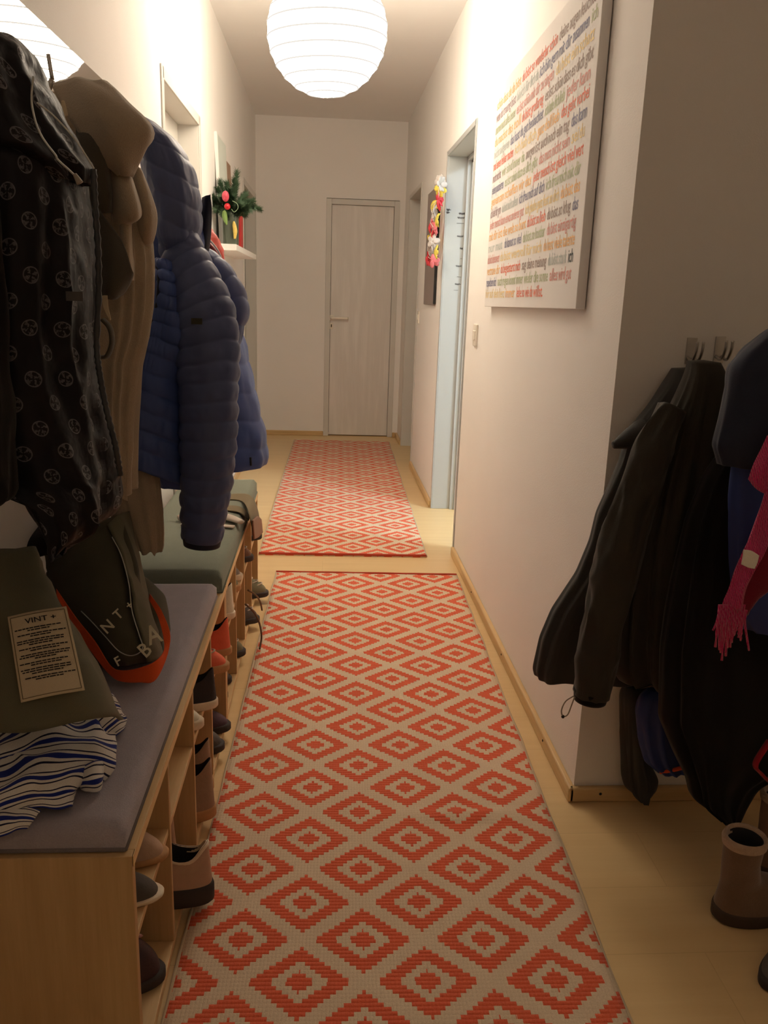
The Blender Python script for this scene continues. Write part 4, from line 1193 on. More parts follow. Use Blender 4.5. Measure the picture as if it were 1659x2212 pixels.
# ------------------------------------------------------------------ bags on the nearer cushion
CT = RH + 0.046
b1 = thing('canvas_bag', 'olive canvas bag with a large cream printed label, leaning on the nearer cushion', 'bag', (-0.5, 1.22, CT), 'olive canvas bags on the grey cushion')
Rb = [(at(20, 1165, 1.33).z, -0.60, -0.455, 1.22, 1.36), (0.70, -0.60, -0.42, 1.18, 1.38), (0.62, -0.60, -0.39, 1.15, 1.40), (0.54, -0.60, -0.365, 1.14, 1.41), (CT + 0.012, -0.60, -0.355, 1.15, 1.40), (CT + 0.001, -0.59, -0.37, 1.17, 1.38)]
def quad_plane(p00, p10, p01):
    p00, p10, p01 = Vector(p00), Vector(p10), Vector(p01)
    ex = (p10 - p00); ey = (p01 - p00)
    nrm = ex.cross(ey).normalized()
    return p00, ex, ey, nrm
# body: a slumped sack whose front face tilts back
A00, A10, A01, A11 = at(-40, 1590, 1.17), at(205, 1575, 1.19), at(-60, 1200, 1.38), at(62, 1185, 1.38)
patch('front_panel', [[at(-60, 1190, 1.38), at(0, 1190, 1.37), at(62, 1183, 1.38), at(72, 1186, 1.40)],
                      [at(-60, 1290, 1.32), at(20, 1290, 1.30), at(98, 1275, 1.32), at(112, 1275, 1.36)],
                      [at(-60, 1400, 1.25), at(40, 1400, 1.23), at(142, 1375, 1.26), at(165, 1372, 1.33)],
                      [at(-60, 1500, 1.20), at(60, 1500, 1.18), at(188, 1470, 1.21), at(222, 1465, 1.30)],
                      [at(-60, 1580, 1.17), at(70, 1580, 1.15), at(215, 1550, 1.19), at(262, 1555, 1.30)]], M['canvas'], b1, 0.004, crum=0.006)
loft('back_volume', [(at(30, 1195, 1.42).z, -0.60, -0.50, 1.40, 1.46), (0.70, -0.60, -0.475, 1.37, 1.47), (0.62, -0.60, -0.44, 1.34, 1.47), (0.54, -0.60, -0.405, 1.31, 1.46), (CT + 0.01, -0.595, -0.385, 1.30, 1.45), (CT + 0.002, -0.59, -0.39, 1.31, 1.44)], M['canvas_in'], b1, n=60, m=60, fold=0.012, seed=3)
# label patch as an own slightly bowed cloth piece just in front of the panel
L00, L10, L01, L11 = at(50, 1522, 1.162), at(187, 1495, 1.175), at(21, 1338, 1.255), at(147, 1315, 1.262)
def lab(u, v, off=0.0):
    p = L00.lerp(L10, u).lerp(L01.lerp(L11, u), v)
    n_ = (L10 - L00).cross(L01 - L00).normalized()
    if n_.y > 0: n_ = -n_
    return p + n_ * (0.010 + off + 0.004 * math.sin(math.pi * u))
lb_ = patch('label', [[lab(u, v) for u in (0, 0.33, 0.66, 1)] for v in (0, 0.33, 0.66, 1)], M['patch'], b1, 0.0012)
lab_w = (L10 - L00).length; lab_h = (L01 - L00).length
text_on('label_print', 'VINT +', lambda u, v: lab(u, v, 0.0015), 0.52, 0.062, M['ink'], lb_, 0.28, 0.865)
rs = random.Random(4)
pr = MB()
y_ = 0.80
for grp in (2, 2, 3, 2, 3, 2, 3, 2):
    for g in range(grp):
        wd = 0.80 if g < grp - 1 else rs.uniform(0.3, 0.55)
        x_ = 0.5 - wd / 2 + rs.uniform(-0.03, 0.03)
        x1_ = x_ + wd
        while x_ < x1_ - 0.02:
            wl = rs.uniform(0.04, 0.10)
            e_ = min(x1_, x_ + wl)
            pr.add([lab(x_, y_, 0.0015), lab(e_, y_, 0.0015), lab(e_, y_ + 0.013, 0.0015), lab(x_, y_ + 0.013, 0.0015)], [(0, 1, 2, 3)])
            x_ = e_ + 0.012
        y_ -= 0.026
    y_ -= 0.018
pr_o = pr.build('small_print', M['ink'], lb_); pr_o['kind'] = 'stuff'
st_ = MB()
for (u0, v0, u1, v1) in ((0.04, 0.03, 0.96, 0.03), (0.96, 0.03, 0.96, 0.97), (0.96, 0.97, 0.04, 0.97), (0.04, 0.97, 0.04, 0.03)):
    st_.tube([lab(u0 + (u1 - u0) * i / 10, v0 + (v1 - v0) * i / 10, 0.001) for i in range(11)], 0.0006, 4)
st_.build('stitching', M['strap'], lb_)

b2 = thing('canvas_bag', 'dark olive canvas bag with printed letters and an orange strap around its base', 'bag', (-0.45, 1.68, CT), 'olive canvas bags on the grey cushion')
# tall folded body leaning back to the wall
patch('front_panel', [[at(95, 1190, 1.78), at(150, 1150, 1.75), at(210, 1130, 1.74), at(262, 1112, 1.76)],
                      [at(115, 1265, 1.72), at(170, 1240, 1.67), at(232, 1225, 1.66), at(290, 1200, 1.71)],
                      [at(150, 1330, 1.68), at(195, 1310, 1.62), at(255, 1305, 1.61), at(308, 1290, 1.67)],
                      [at(190, 1390, 1.65), at(225, 1385, 1.59), at(275, 1375, 1.58), at(325, 1355, 1.64)],
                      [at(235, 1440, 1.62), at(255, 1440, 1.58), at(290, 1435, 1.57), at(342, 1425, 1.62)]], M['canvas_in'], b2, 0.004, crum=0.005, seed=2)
patch('side_panel', [[at(232, 1135, 1.72), at(255, 1112, 1.75), at(275, 1105, 1.80)],
                     [at(258, 1190, 1.68), at(280, 1190, 1.72), at(292, 1175, 1.78)],
                     [at(282, 1265, 1.63), at(300, 1265, 1.68), at(310, 1255, 1.75)],
                     [at(290, 1325, 1.60), at(315, 1320, 1.64), at(322, 1310, 1.72)],
                     [at(305, 1375, 1.58), at(330, 1375, 1.62), at(338, 1365, 1.70)],
                     [at(318, 1430, 1.57), at(342, 1425, 1.61), at(350, 1415, 1.68)]], M['canvas'], b2, 0.005, crum=0.004, seed=4)
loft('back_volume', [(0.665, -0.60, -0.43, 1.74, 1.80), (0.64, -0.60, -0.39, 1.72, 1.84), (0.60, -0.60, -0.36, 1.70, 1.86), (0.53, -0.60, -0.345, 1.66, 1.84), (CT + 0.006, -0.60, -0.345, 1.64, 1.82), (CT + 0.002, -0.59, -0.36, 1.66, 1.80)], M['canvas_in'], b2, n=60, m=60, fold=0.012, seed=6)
patch('opening_rim', [[at(10, 1175, 1.70), at(60, 1142, 1.78), at(120, 1130, 1.80)], [at(18, 1195, 1.68), at(70, 1170, 1.72), at(130, 1155, 1.76)], [at(30, 1215, 1.68), at(75, 1205, 1.71), at(120, 1190, 1.76)]], M['blackcloth'], b2, 0.01)
tube('seam', [at(242, 1160, 1.672), at(262, 1200, 1.648), at(278, 1260, 1.615), at(285, 1320, 1.590), at(300, 1370, 1.568), at(308, 1398, 1.560), at(298, 1412, 1.556), at(278, 1416, 1.556), at(255, 1405, 1.560), at(230, 1378, 1.572), at(200, 1345, 1.596), at(175, 1320, 1.618)], 0.0011, MP, b2, 6, 90)
def ribbon(name, top, bot, mat, parent, th=0.002, **kw):
    return patch(name, [top, [a.lerp(b, 0.5) for a, b in zip(top, bot)], bot], mat, parent, th, **kw)
tp = [at(122, 1272, 1.66), at(165, 1335, 1.62), at(205, 1385, 1.59), at(238, 1437, 1.565), at(262, 1448, 1.545), at(300, 1443, 1.54), at(340, 1425, 1.55), at(355, 1395, 1.60), at(342, 1335, 1.66), at(322, 1295, 1.72)]
bt_ = [at(122, 1288, 1.65), at(165, 1360, 1.615), at(205, 1418, 1.585), at(238, 1458, 1.56), at(262, 1472, 1.54), at(300, 1474, 1.535), at(338, 1466, 1.545), at(368, 1385, 1.61), at(352, 1325, 1.67), at(324, 1283, 1.73)]
ribbon('orange_strap', tp, bt_, M['orange'], b2)
def letter(ch, px, py, Y, hpx, rot, mat=None, w=1.0):
    c = at(px, py, Y); s = hpx / FPX * Y
    ux = _r2 * math.cos(rot) + _d2 * math.sin(rot); uy = -(_d2 * math.cos(rot) - _r2 * math.sin(rot))
    v, f = text_geo(ch)
    mx = (v[:, 0].min() + v[:, 0].max()) / 2; my = (v[:, 1].min() + v[:, 1].max()) / 2
    V = [c + ux * ((a - mx) / 0.72 * s * w) + uy * ((b - my) / 0.72 * s) for a, b in v]
    o = obj('printed_letter', mesh(V, f), mat or M['cream_print'], b2, False)
    md = o.modifiers.new('thickness', 'SOLIDIFY'); md.thickness = 0.0006; md.offset = 1
for a in (('N', 232, 1353, 1.570, 26, -0.75), ('T', 255, 1327, 1.590, 22, -0.75), ('+', 279, 1307, 1.590, 18, -0.6), ('A', 331, 1370, 1.555, 44, -0.35, None, 0.8), ('B', 313, 1403, 1.540, 34, -0.75, None, 0.9), ('F', 255, 1428, 1.540, 22, -0.5)):
    letter(*a)

# ------------------------------------------------------------------ striped shirt
ss = thing('striped_shirt', 'crumpled white shirt with blue stripes on the nearer cushion', 'shirt', (-0.46, 1.22, CT))
def shirt(name, ctrl, seed, cr, un=6.0, fo=0.0):
    return patch(name, ctrl, M['stripe'], ss, 0.003, crum=cr, seed=seed, uvs=(1, un), K=10, ck=16, fold=fo)
zc = CT + 0.004
def sp(px, py, dz): 
    return at_z(px, py, zc + dz)
shirt('shirt_body', [[sp(-60, 1600, 0.05), sp(40, 1565, 0.055), sp(120, 1545, 0.05), sp(200, 1535, 0.04), sp(235, 1550, 0.03)],
                     [sp(-60, 1640, 0.06), sp(40, 1600, 0.07), sp(120, 1580, 0.065), sp(200, 1580, 0.05), sp(240, 1590, 0.015)],
                     [sp(-60, 1680, 0.05), sp(40, 1640, 0.05), sp(120, 1620, 0.06), sp(195, 1620, 0.045), sp(240, 1640, 0.012)],
                     [sp(-60, 1720, 0.05), sp(40, 1680, 0.06), sp(110, 1665, 0.05), sp(180, 1655, 0.03), sp(232, 1670, 0.004)],
                     [sp(-60, 1760, 0.03), sp(45, 1715, 0.045), sp(90, 1712, 0.035), sp(138, 1705, 0.025), sp(170, 1690, 0.004)],
                     [sp(-60, 1800, 0.002), sp(40, 1745, 0.02), sp(90, 1745, 0.015), sp(136, 1750, 0.006), sp(150, 1740, 0.002)]], 1.0, 0.012, 6.0, 0.008)
shirt('shirt_sleeve', [[sp(175, 1545, 0.05), sp(205, 1520, 0.07), sp(222, 1494, 0.085), sp(238, 1500, 0.07)],
                       [sp(185, 1575, 0.045), sp(215, 1545, 0.06), sp(238, 1525, 0.065), sp(255, 1530, 0.045)],
                       [sp(205, 1600, 0.03), sp(232, 1572, 0.04), sp(252, 1555, 0.04), sp(270, 1550, 0.012)],
                       [sp(225, 1610, 0.008), sp(240, 1592, 0.012), sp(255, 1582, 0.012), sp(266, 1572, 0.004)]], 5.0, 0.006, 3.0)
shirt('shirt_hem', [[sp(-60, 1740, 0.015), sp(0, 1730, 0.03), sp(50, 1745, 0.02), sp(90, 1755, 0.012)],
                    [sp(-60, 1790, 0.012), sp(0, 1775, 0.022), sp(35, 1770, 0.016), sp(70, 1768, 0.008)],
                    [sp(-60, 1830, 0.002), sp(0, 1808, 0.006), sp(25, 1795, 0.005), sp(50, 1785, 0.002)]], 9.0, 0.010, 2.0)
shirt('shirt_cuff', [[sp(165, 1665, 0.03), sp(200, 1650, 0.035), sp(228, 1640, 0.02)], [sp(172, 1685, 0.02), sp(205, 1680, 0.03), sp(225, 1675, 0.015)], [sp(178, 1703, 0.004), sp(205, 1706, 0.008), sp(218, 1700, 0.003)]], 12.0, 0.007, 1.6)

# ------------------------------------------------------------------ things on the farther cushion
C2 = RH + 0.062
so = thing('white_sock', 'folded white sock lying on the sage green cushion', 'sock', (-0.36, 2.78, C2))
M['sock'] = fabric('white_cotton', srgb(214, 200, 184), 0.95, 500, 0.06, 0.4, 0.2, 0.1)
tube('sock_foot', [at_z(385, 1118, C2 + 0.012), at_z(440, 1112, C2 + 0.014), at_z(490, 1117, C2 + 0.014), at_z(522, 1128, C2 + 0.009)], [0.018, 0.024, 0.022, 0.014], M['sock'], so, 20, 30, squash=0.45, up=(0, 0, 1))
tube('sock_cuff', [at_z(392, 1132, C2 + 0.006), at_z(450, 1134, C2 + 0.006), at_z(505, 1138, C2 + 0.006)], [0.014, 0.014, 0.012], M['sock'], so, 16, 20, squash=0.35, up=(0, 0, 1))
bs = thing('bag_strap', 'khaki webbing strap with a leather end hanging over the farther cushion', 'strap', (-0.27, 3.1, C2))
ribbon('webbing', [at_z(420, 1065, C2 + 0.004), at_z(480, 1068, C2 + 0.005), at_z(530, 1067, C2 + 0.006), at_x(547, 1078, -0.262), at_x(556, 1100, -0.245), at_x(562, 1130, -0.24)],
       [at_z(420, 1080, C2 + 0.004), at_z(480, 1079, C2 + 0.004), at_z(520, 1082, C2 + 0.004), at_x(535, 1100, -0.262), at_x(542, 1128, -0.245), at_x(547, 1158, -0.24)], M['strap'], bs, 0.003)
ribbon('strap_branch', [at_z(430, 1092, C2 + 0.004), at_z(490, 1092, C2 + 0.004), at_z(520, 1096, C2 + 0.004), at_x(541, 1115, -0.264)], [at_z(430, 1097, C2 + 0.004), at_z(490, 1103, C2 + 0.004), at_z(518, 1108, C2 + 0.004), at_x(537, 1125, -0.264)], M['strap'], bs, 0.003)
ribbon('leather_end', [at_x(545, 1125, -0.236), at_x(556, 1115, -0.236), at_x(564, 1122, -0.236)], [at_x(548, 1165, -0.236), at_x(558, 1160, -0.236), at_x(567, 1150, -0.236)], M['leather'], bs, 0.004)

# ------------------------------------------------------------------ shoes
def shoe(name, label, pos, ang, L, W, H, mu, ms, ml=None, boot=0.0, sole=0.022, pitch=0.0, laces=3, group=None, low=False, mlace=None, trim=None):
    """toe along local +x; pos = heel centre on its support"""
    r = thing(name, label, 'boot' if boot else 'shoe', pos, group)
    Mx = Matrix.Translation(pos) @ Matrix.Rotation(ang, 4, 'Z') @ Matrix.Rotation(pitch, 4, 'Y')
    def outline(x0, x1, w, a):
        # foot outline: a 0..2pi, rounded heel, wider ball, rounded toe
        c, s = math.cos(a), math.sin(a)
        x = (x0 + x1) / 2 + (x1 - x0) / 2 * math.copysign(abs(c) ** 0.8, c)
        t_ = (x - x0) / max(1e-6, x1 - x0)
        wk = w * (0.74 + 0.30 * math.sin(math.pi * min(1, max(0, t_ * 0.85))) ** 1.0 - 0.10 * t_)
        return x, wk * math.copysign(abs(s) ** 0.75, s)
    n = 40
    def surf(rows, nm, mat, capb=False, capt=False):
        V = []; F = []
        for row in rows:
            z, x0, x1, w = row[:4]
            k = row[4] if len(row) > 4 else 0.0
            for i in range(n):
                x, y = outline(x0, x1, w, 2 * math.pi * i / n)
                tx = (x - x0) / max(1e-6, x1 - x0)
                # collar line: high heel tab, dip at the ankle, tongue in front
                zz = z + k * (0.020 * math.exp(-(tx / 0.16) ** 2) - 0.014 * math.sin(math.pi * min(1, max(0, tx))) + 0.012 * math.exp(-((tx - 1) / 0.2) ** 2))
                V.append(Mx @ Vector((x, y, zz)))
        m_ = len(rows)
        for j in range(m_ - 1):
            for i in range(n):
                F.append((j * n + i, j * n + (i + 1) % n, (j + 1) * n + (i + 1) % n, (j + 1) * n + i))
        if capb: F.append(tuple(range(n - 1, -1, -1)))
        if capt: F.append(tuple(range((m_ - 1) * n, m_ * n)))
        return obj(nm, mesh(V, F), mat, r)
    kc = 0.0 if boot else min(1.0, H / 0.09)
    w = W / 2
    surf([(0.0, 0.004, L - 0.004, w * 0.97), (0.004, 0, L, w), (sole * 0.8, 0, L, w * 1.01), (sole, 0.003, L - 0.004, w * 0.98)], 'sole', ms, True, True)
    up = []
    Ht = H + boot
    for k in range(13):
        t_ = k / 12
        z = sole + (H - sole) * t_
        xf = L - 0.006 - (L * 0.50) * (t_ ** 1.9) - 0.004
        xb = 0.004 + 0.006 * t_
        ww = w * (0.97 - 0.36 * t_ ** 1.3)
        up.append((z, xb, xf, ww, kc * t_ ** 2))
    xf0, xb0, ww0 = up[-1][2], up[-1][1], up[-1][3]
    if boot:
        for k in range(1, 9):
            t_ = k / 8
            up.append((H + boot * t_, xb0 - 0.004 * t_, xf0 - 0.02 * min(1, t_ * 2) + 0.012 * t_, ww0 * (1.02 + 0.10 * t_)))
    zt, xb1, xf1, ww1 = up[-1][:4]
    col = [(zt + 0.003, xb1 + 0.002, xf1 - 0.002, ww1 * 0.97, kc), (zt, xb1 + 0.006, xf1 - 0.008, ww1 * 0.88, kc), (zt - 0.02, xb1 + 0.008, xf1 - 0.012, ww1 * 0.84, kc)]
    upo = surf(up + col[:1], 'upper', mu)
    surf(col + [(max(sole + 0.004, zt - 0.07), xb1 + 0.01, xf1 - 0.012, ww1 * 0.8)], 'lining', ml or M['dark'], False, True)
    if trim:
        e_ = 1.0 if boot else 0.35
        surf([(zt - 0.012 * e_, xb1 - 0.004 * e_, xf1 + 0.004 * e_, ww1 * (1 + 0.05 * e_), kc), (zt, xb1 - 0.006 * e_, xf1 + 0.006 * e_, ww1 * (1 + 0.1 * e_), kc), (zt + 0.009 * e_, xb1, xf1, ww1 * 1.0, kc), (zt + 0.004 * e_, xb1 + 0.006, xf1 - 0.006, ww1 * 0.9, kc), (zt - 0.01, xb1 + 0.008, xf1 - 0.008, ww1 * 0.86, kc)], 'fleece_rim' if boot else 'collar_rim', trim)
    for k in range(laces):
        t_ = 0.62 - 0.14 * k
        z = sole + (H - sole) * t_
        xf = L - 0.01 - (L * 0.50) * (t_ ** 1.9)
        ww = w * 0.42
        P = [Mx @ Vector((xf - 0.022, -ww, z + 0.001)), Mx @ Vector((xf - 0.002, -ww * 0.4, z + 0.006)), Mx @ Vector((xf - 0.002, ww * 0.4, z + 0.006)), Mx @ Vector((xf - 0.022, ww, z + 0.001))]
        tube('lace', P, 0.0025, mlace or M['sock'], upo, 6, 14)
    return r
GS = 'shoes in the racks'
sm_ = lambda n_, c_, r_=0.8: plain(n_, srgb(*c_), r_, 0.15, 40, 0.3, 160)
MU = {'beige': sm_('beige_suede', (193, 161, 136)), 'taupe': sm_('taupe_mesh', (163, 136, 112)), 'grey': sm_('grey_canvas', (156, 144, 134)), 'plum': sm_('plum_leather', (66, 44, 49), 0.5), 'orange': sm_('coral_suede', (235, 112, 80)), 'white': sm_('white_leather', (235, 232, 212), 0.5), 'bw': sm_('black_canvas', (51, 46, 49)), 'brown': sm_('brown_nubuck', (127, 90, 66)), 'darkgrey': sm_('dark_grey_nubuck', (90, 83, 78)), 'purple': sm_('dark_purple_suede', (85, 61, 71)), 'green': sm_('moss_suede', (122, 117, 90))}
MSo = {'cream': sm_('cream_sole', (235, 219, 193), 0.6), 'dark': sm_('dark_sole', (58, 51, 49), 0.7), 'gum': sm_('gum_sole', (193, 146, 97), 0.7)}
ZL, ZU = 0.012 + BT, MS
def cx(k, ys): return (ys[k] + ys[k + 1] + BT) / 2
def put(label, ys, k, zz, dy, out, mu, ms, L=0.24, W=0.085, H=0.075, heel_out=False, ang=0.0, **kw):
    """out: how far the tip stands past the rack front"""
    y = cx(k, ys) + dy
    if heel_out:
        pos = Vector((RX1 + out, y, zz + 0.0015)); a = math.pi + ang
    else:
        pos = Vector((RX1 + out - L, y, zz + 0.0015)); a = ang
    return shoe('boot' if kw.get('boot') else 'shoe', label, pos, a, L, W, H, MU[mu], MSo[ms], group=GS, **kw)
# nearer rack: lower row
put('plum leather ankle shoe with a pink bow in the lowest nearest compartment', YS1, 0, ZL, 0.035, 0.0, 'plum', 'dark', 0.25, 0.105, 0.13, ang=0.05, laces=0)
fl_ = thing('pink_bow', 'small pink bow lying on the plum leather shoe', 'bow', (RX1 - 0.075, cx(0, YS1) + 0.03, ZL + 0.11))
q = Vector((RX1 - 0.062, cx(0, YS1) + 0.03, ZL + 0.112))
MB().ell(q + Vector((0, 0.012, 0.004)), (0.008, 0.014, 0.006), 10, 6).ell(q + Vector((0, -0.012, 0.004)), (0.008, 0.014, 0.006), 10, 6).ell(q + Vector((0.012, 0.002, -0.004)), (0.016, 0.005, 0.004), 10, 6).build('bow_loops', plain('pale_pink_satin', srgb(206, 150, 140), 0.4), fl_, True)
put('beige suede sneaker with a dark sole jutting out of the second lower compartment', YS1, 1, ZL, -0.04, 0.062, 'beige', 'dark', 0.255, 0.092, 0.115, heel_out=True, ang=-0.12, sole=0.045, laces=0, trim=MSo['cream'])
put('beige suede sneaker set back in the second lower compartment', YS1, 1, ZL, 0.073, -0.03, 'beige', 'dark', 0.25, 0.085, 0.11, heel_out=True, sole=0.04, laces=0)
put('taupe mesh sneaker standing heel out in the third lower compartment', YS1, 2, ZL, -0.04, 0.03, 'taupe', 'gum', 0.26, 0.10, 0.13, heel_out=True, sole=0.03, laces=0)
put('taupe mesh sneaker farther back in the third lower compartment', YS1, 2, ZL, 0.07, 0.01, 'taupe', 'gum', 0.26, 0.095, 0.12, heel_out=True, sole=0.03, laces=0)
put('dark grey boot in the fourth lower compartment', YS1, 3, ZL, -0.03, 0.015, 'darkgrey', 'dark', 0.26, 0.10, 0.09, boot=0.07, laces=2)
put('dark purple boot leaning in the fourth lower compartment', YS1, 3, ZL, 0.08, 0.02, 'purple', 'dark', 0.25, 0.09, 0.08, boot=0.06, laces=0)
# upper row
put('dark slipper with a pale rim in the nearest upper compartment', YS1, 0, ZU, -0.045, 0.022, 'darkgrey', 'cream', 0.25, 0.085, 0.06, laces=0, sole=0.009)
put('beige slipper farther back in the nearest upper compartment', YS1, 0, ZU, 0.055, 0.012, 'beige', 'gum', 0.25, 0.085, 0.075, laces=0, sole=0.012)
put('black sneaker with a white toe cap in the third upper compartment', YS1, 2, ZU, 0.03, 0.03, 'bw', 'cream', 0.26, 0.085, 0.08, heel_out=True, laces=3)
put('black sneaker with white laces next to the third divider', YS1, 2, ZU, -0.07, 0.01, 'white', 'cream', 0.26, 0.08, 0.075, laces=3)
put('coral suede shoe nearer the front of the fourth upper compartment', YS1, 3, ZU, -0.06, 0.035, 'orange', 'gum', 0.24, 0.085, 0.078, laces=2)
put('coral suede shoe beside its twin at the end of the nearer rack', YS1, 3, ZU, 0.045, 0.03, 'orange', 'gum', 0.24, 0.085, 0.085, heel_out=True, laces=0)
# farther rack
put('white leather sneaker in the first upper compartment of the farther rack', YS2, 0, ZU, 0.0, 0.012, 'white', 'cream', 0.26, 0.09, 0.09, heel_out=True, laces=2)
put('brown nubuck boot in the first lower compartment of the farther rack', YS2, 0, ZL, -0.04, -0.01, 'brown', 'dark', 0.26, 0.095, 0.09, boot=0.09, laces=2)
put('dark grey shoe in the first lower compartment of the farther rack', YS2, 0, ZL, 0.07, -0.01, 'darkgrey', 'dark', 0.26, 0.09, 0.09, laces=2)
put('moss suede shoe in the second upper compartment of the farther rack', YS2, 1, ZU, -0.04, 0.005, 'green', 'gum', 0.26, 0.09, 0.085, laces=3)
put('grey canvas shoe in the second upper compartment of the farther rack', YS2, 1, ZU, 0.07, 0.0, 'grey', 'cream', 0.26, 0.09, 0.08, laces=3)
put('moss suede boot in the second lower compartment of the farther rack', YS2, 1, ZL, 0.0, 0.015, 'green', 'dark', 0.27, 0.10, 0.10, boot=0.06, laces=3)
put('brown nubuck shoe in the third upper compartment of the farther rack', YS2, 2, ZU, 0.0, 0.02, 'brown', 'dark', 0.27, 0.095, 0.09, laces=3)
put('dark grey boot with loose laces in the third lower compartment of the farther rack', YS2, 2, ZL, 0.02, 0.04, 'darkgrey', 'dark', 0.28, 0.10, 0.10, boot=0.10, laces=3)
put('brown nubuck boot in the last upper compartment of the farther rack', YS2, 3, ZU, 0.0, 0.03, 'brown', 'dark', 0.28, 0.10, 0.10, laces=3)
put('green suede hiking boot in the last lower compartment of the farther rack', YS2, 3, ZL, 0.02, 0.055, 'green', 'dark', 0.29, 0.105, 0.10, boot=0.08, laces=3)
sl_ = thing('shoe_lace', 'loose brown shoelace dangling from the farther rack to the rug', 'shoelace', at_x(562, 1400, -0.22))
tube('lace', [at_x(530, 1305, -0.24), at_x(548, 1322, -0.22), at_x(560, 1345, -0.215), at_x(565, 1375, -0.215), at_x(561, 1402, -0.218)], 0.0032, sm_('brown_lace', (96, 70, 46)), sl_, 6, 40)
sl_ = thing('shoe_lace', 'short brown shoelace loop hanging from the end of the farther rack', 'shoelace', at_x(560, 1310, -0.23))
tube('lace', [at_x(536, 1275, -0.24), at_x(552, 1285, -0.225), at_x(562, 1300, -0.22), at_x(566, 1318, -0.22)], 0.0032, sm_('brown_lace_b', (110, 84, 56)), sl_, 6, 30)

# ------------------------------------------------------------------ coats in the alcove
G2 = 'coats hanging in the alcove on the right'
def whook(x, z, label):
    h = thing('coat_hook', label, 'hook', (x, YC, z - 0.04), 'coat hooks on the alcove wall')
    MB().box(x - 0.012, x + 0.012, YC - 0.004, YC, z - 0.035, z + 0.025).build('plate', M['steel'], h, bevel=0.001)
    for dx in (-0.007, 0.007):
        tube('prong', [(x + dx, YC - 0.004, z - 0.02), (x + dx, YC - 0.03, z - 0.025), (x + dx, YC - 0.045, z - 0.005), (x + dx, YC - 0.047, z + 0.018)], 0.0035, M['steel'], h, 8, 18)
whook(0.838, 1.175, 'double steel hook above the charcoal and olive jackets')
whook(0.905, 1.180, 'double steel hook partly hidden by the navy hood')
a1 = thing('softshell_jacket', 'charcoal softshell jacket flaring past the wall corner', 'jacket', (0.66, 1.80, 0.42), G2)
loft('body', pxrows(1.838, 0.042, [(795, 1448, 1520, 0.03), (830, 1425, 1540, 0.05), (880, 1393, 1550), (930, 1354, 1550), (1000, 1335, 1550), (1060, 1312, 1560), (1110, 1291, 1560), (1170, 1276, 1560), (1240, 1246, 1560), (1320, 1192, 1540), (1380, 1166, 1520), (1450, 1151, 1480), (1466, 1156, 1440)]),
     M['charcoal'], a1, n=90, m=120, p=2.6, fold=0.014, fk=2.4, fz=0.6, seed=21, sm=3)
tube('sleeve_tip', [at(1400, 930, 1.83), at(1360, 948, 1.83), at(1325, 962, 1.82)], [0.035, 0.024, 0.008], M['charcoal'], a1, 24, 20)
a2 = thing('cotton_jacket', 'black olive jacket with a hanging sleeve and a cord loop', 'jacket', (0.80, 1.70, 0.36), G2)
loft('body', pxrows(1.735, 0.05, [(778, 1480, 1560, 0.03), (800, 1476, 1572, 0.04), (850, 1455, 1590), (930, 1420, 1610), (1040, 1378, 1640), (1150, 1345, 1660), (1300, 1330, 1680), (1400, 1325, 1690), (1455, 1330, 1690), (1475, 1345, 1670)]),
     M['olive_black'], a2, n=100, m=120, p=2.5, fold=0.022, fk=2.8, fz=0.6, seed=31, sm=4)
tube('sleeve', [at(1452, 880, 1.70), at(1412, 960, 1.69), at(1385, 1050, 1.685), at(1350, 1150, 1.68), at(1325, 1250, 1.675), at(1305, 1350, 1.67), at(1288, 1430, 1.67), at(1276, 1500, 1.67)], [0.030, 0.040, 0.042, 0.046, 0.047, 0.044, 0.044, 0.040], M['olive_black'], a2, 36, 120,
     disp=lambda s, a, t: 0.010 * (0.5 - 1.7 * abs(nz(1.5 * math.cos(a) + 3, 1.5 * math.sin(a), s * 9))))
tube('cuff', [at(1278, 1490, 1.67), at(1274, 1513, 1.67)], [0.040, 0.036], M['blackcloth'], a2, 28, 6)
cl_ = [at(1240, 1503, 1.66), at(1222, 1515, 1.66), at(1213, 1534, 1.66), at(1216, 1547, 1.66), at(1226, 1544, 1.66), at(1234, 1525, 1.66), at(1241, 1506, 1.66)]
tube('cord_loop', cl_, 0.0016, sm_('grey_cord', (150, 140, 124)), a2, 6, 50)
MB().ell(at(1216, 1548, 1.66), (0.004, 0.004, 0.004), 8, 6).build('cord_stopper', M['black'], a2, True)
a3 = thing('black_coat', 'long black coat hanging in the middle of the alcove', 'coat', (1.0, 1.60, 0.1), G2)
loft('body', pxrows(1.61, 0.05, [(900, 1590, 1760, 0.03), (960, 1560, 1800, 0.04), (1030, 1512, 1840), (1120, 1478, 1860), (1250, 1452, 1880), (1400, 1430, 1880), (1550, 1425, 1860), (1620, 1455, 1760), (1680, 1484, 1632), (1720, 1492, 1606), (1752, 1535, 1585)]),
     M['blackcloth'], a3, n=100, m=120, p=2.6, fold=0.020, fk=2.4, fz=0.5, seed=41, sm=3, hang=0.0)
a4 = thing('hooded_jacket', 'navy hooded jacket at the right edge of the alcove', 'jacket', (1.05, 1.50, 0.6), G2)
loft('hood', pxrows(1.49, 0.055, [(700, 1680, 1800, 0.03), (722, 1638, 1840, 0.04), (760, 1594, 1870), (800, 1568, 1890), (880, 1550, 1900), (960, 1535, 1900), (1010, 1545, 1890, 0.05)]), M['navy_d'], a4, n=72, m=70, p=2.3, fold=0.012, seed=51, crum=0.006)
loft('body', pxrows(1.49, 0.045, [(960, 1575, 1880, 0.04), (1080, 1560, 1900), (1200, 1560, 1900), (1320, 1570, 1900), (1360, 1600, 1880)]), M['blue_dark'], a4, n=72, m=60, p=2.4, fold=0.015, seed=52)
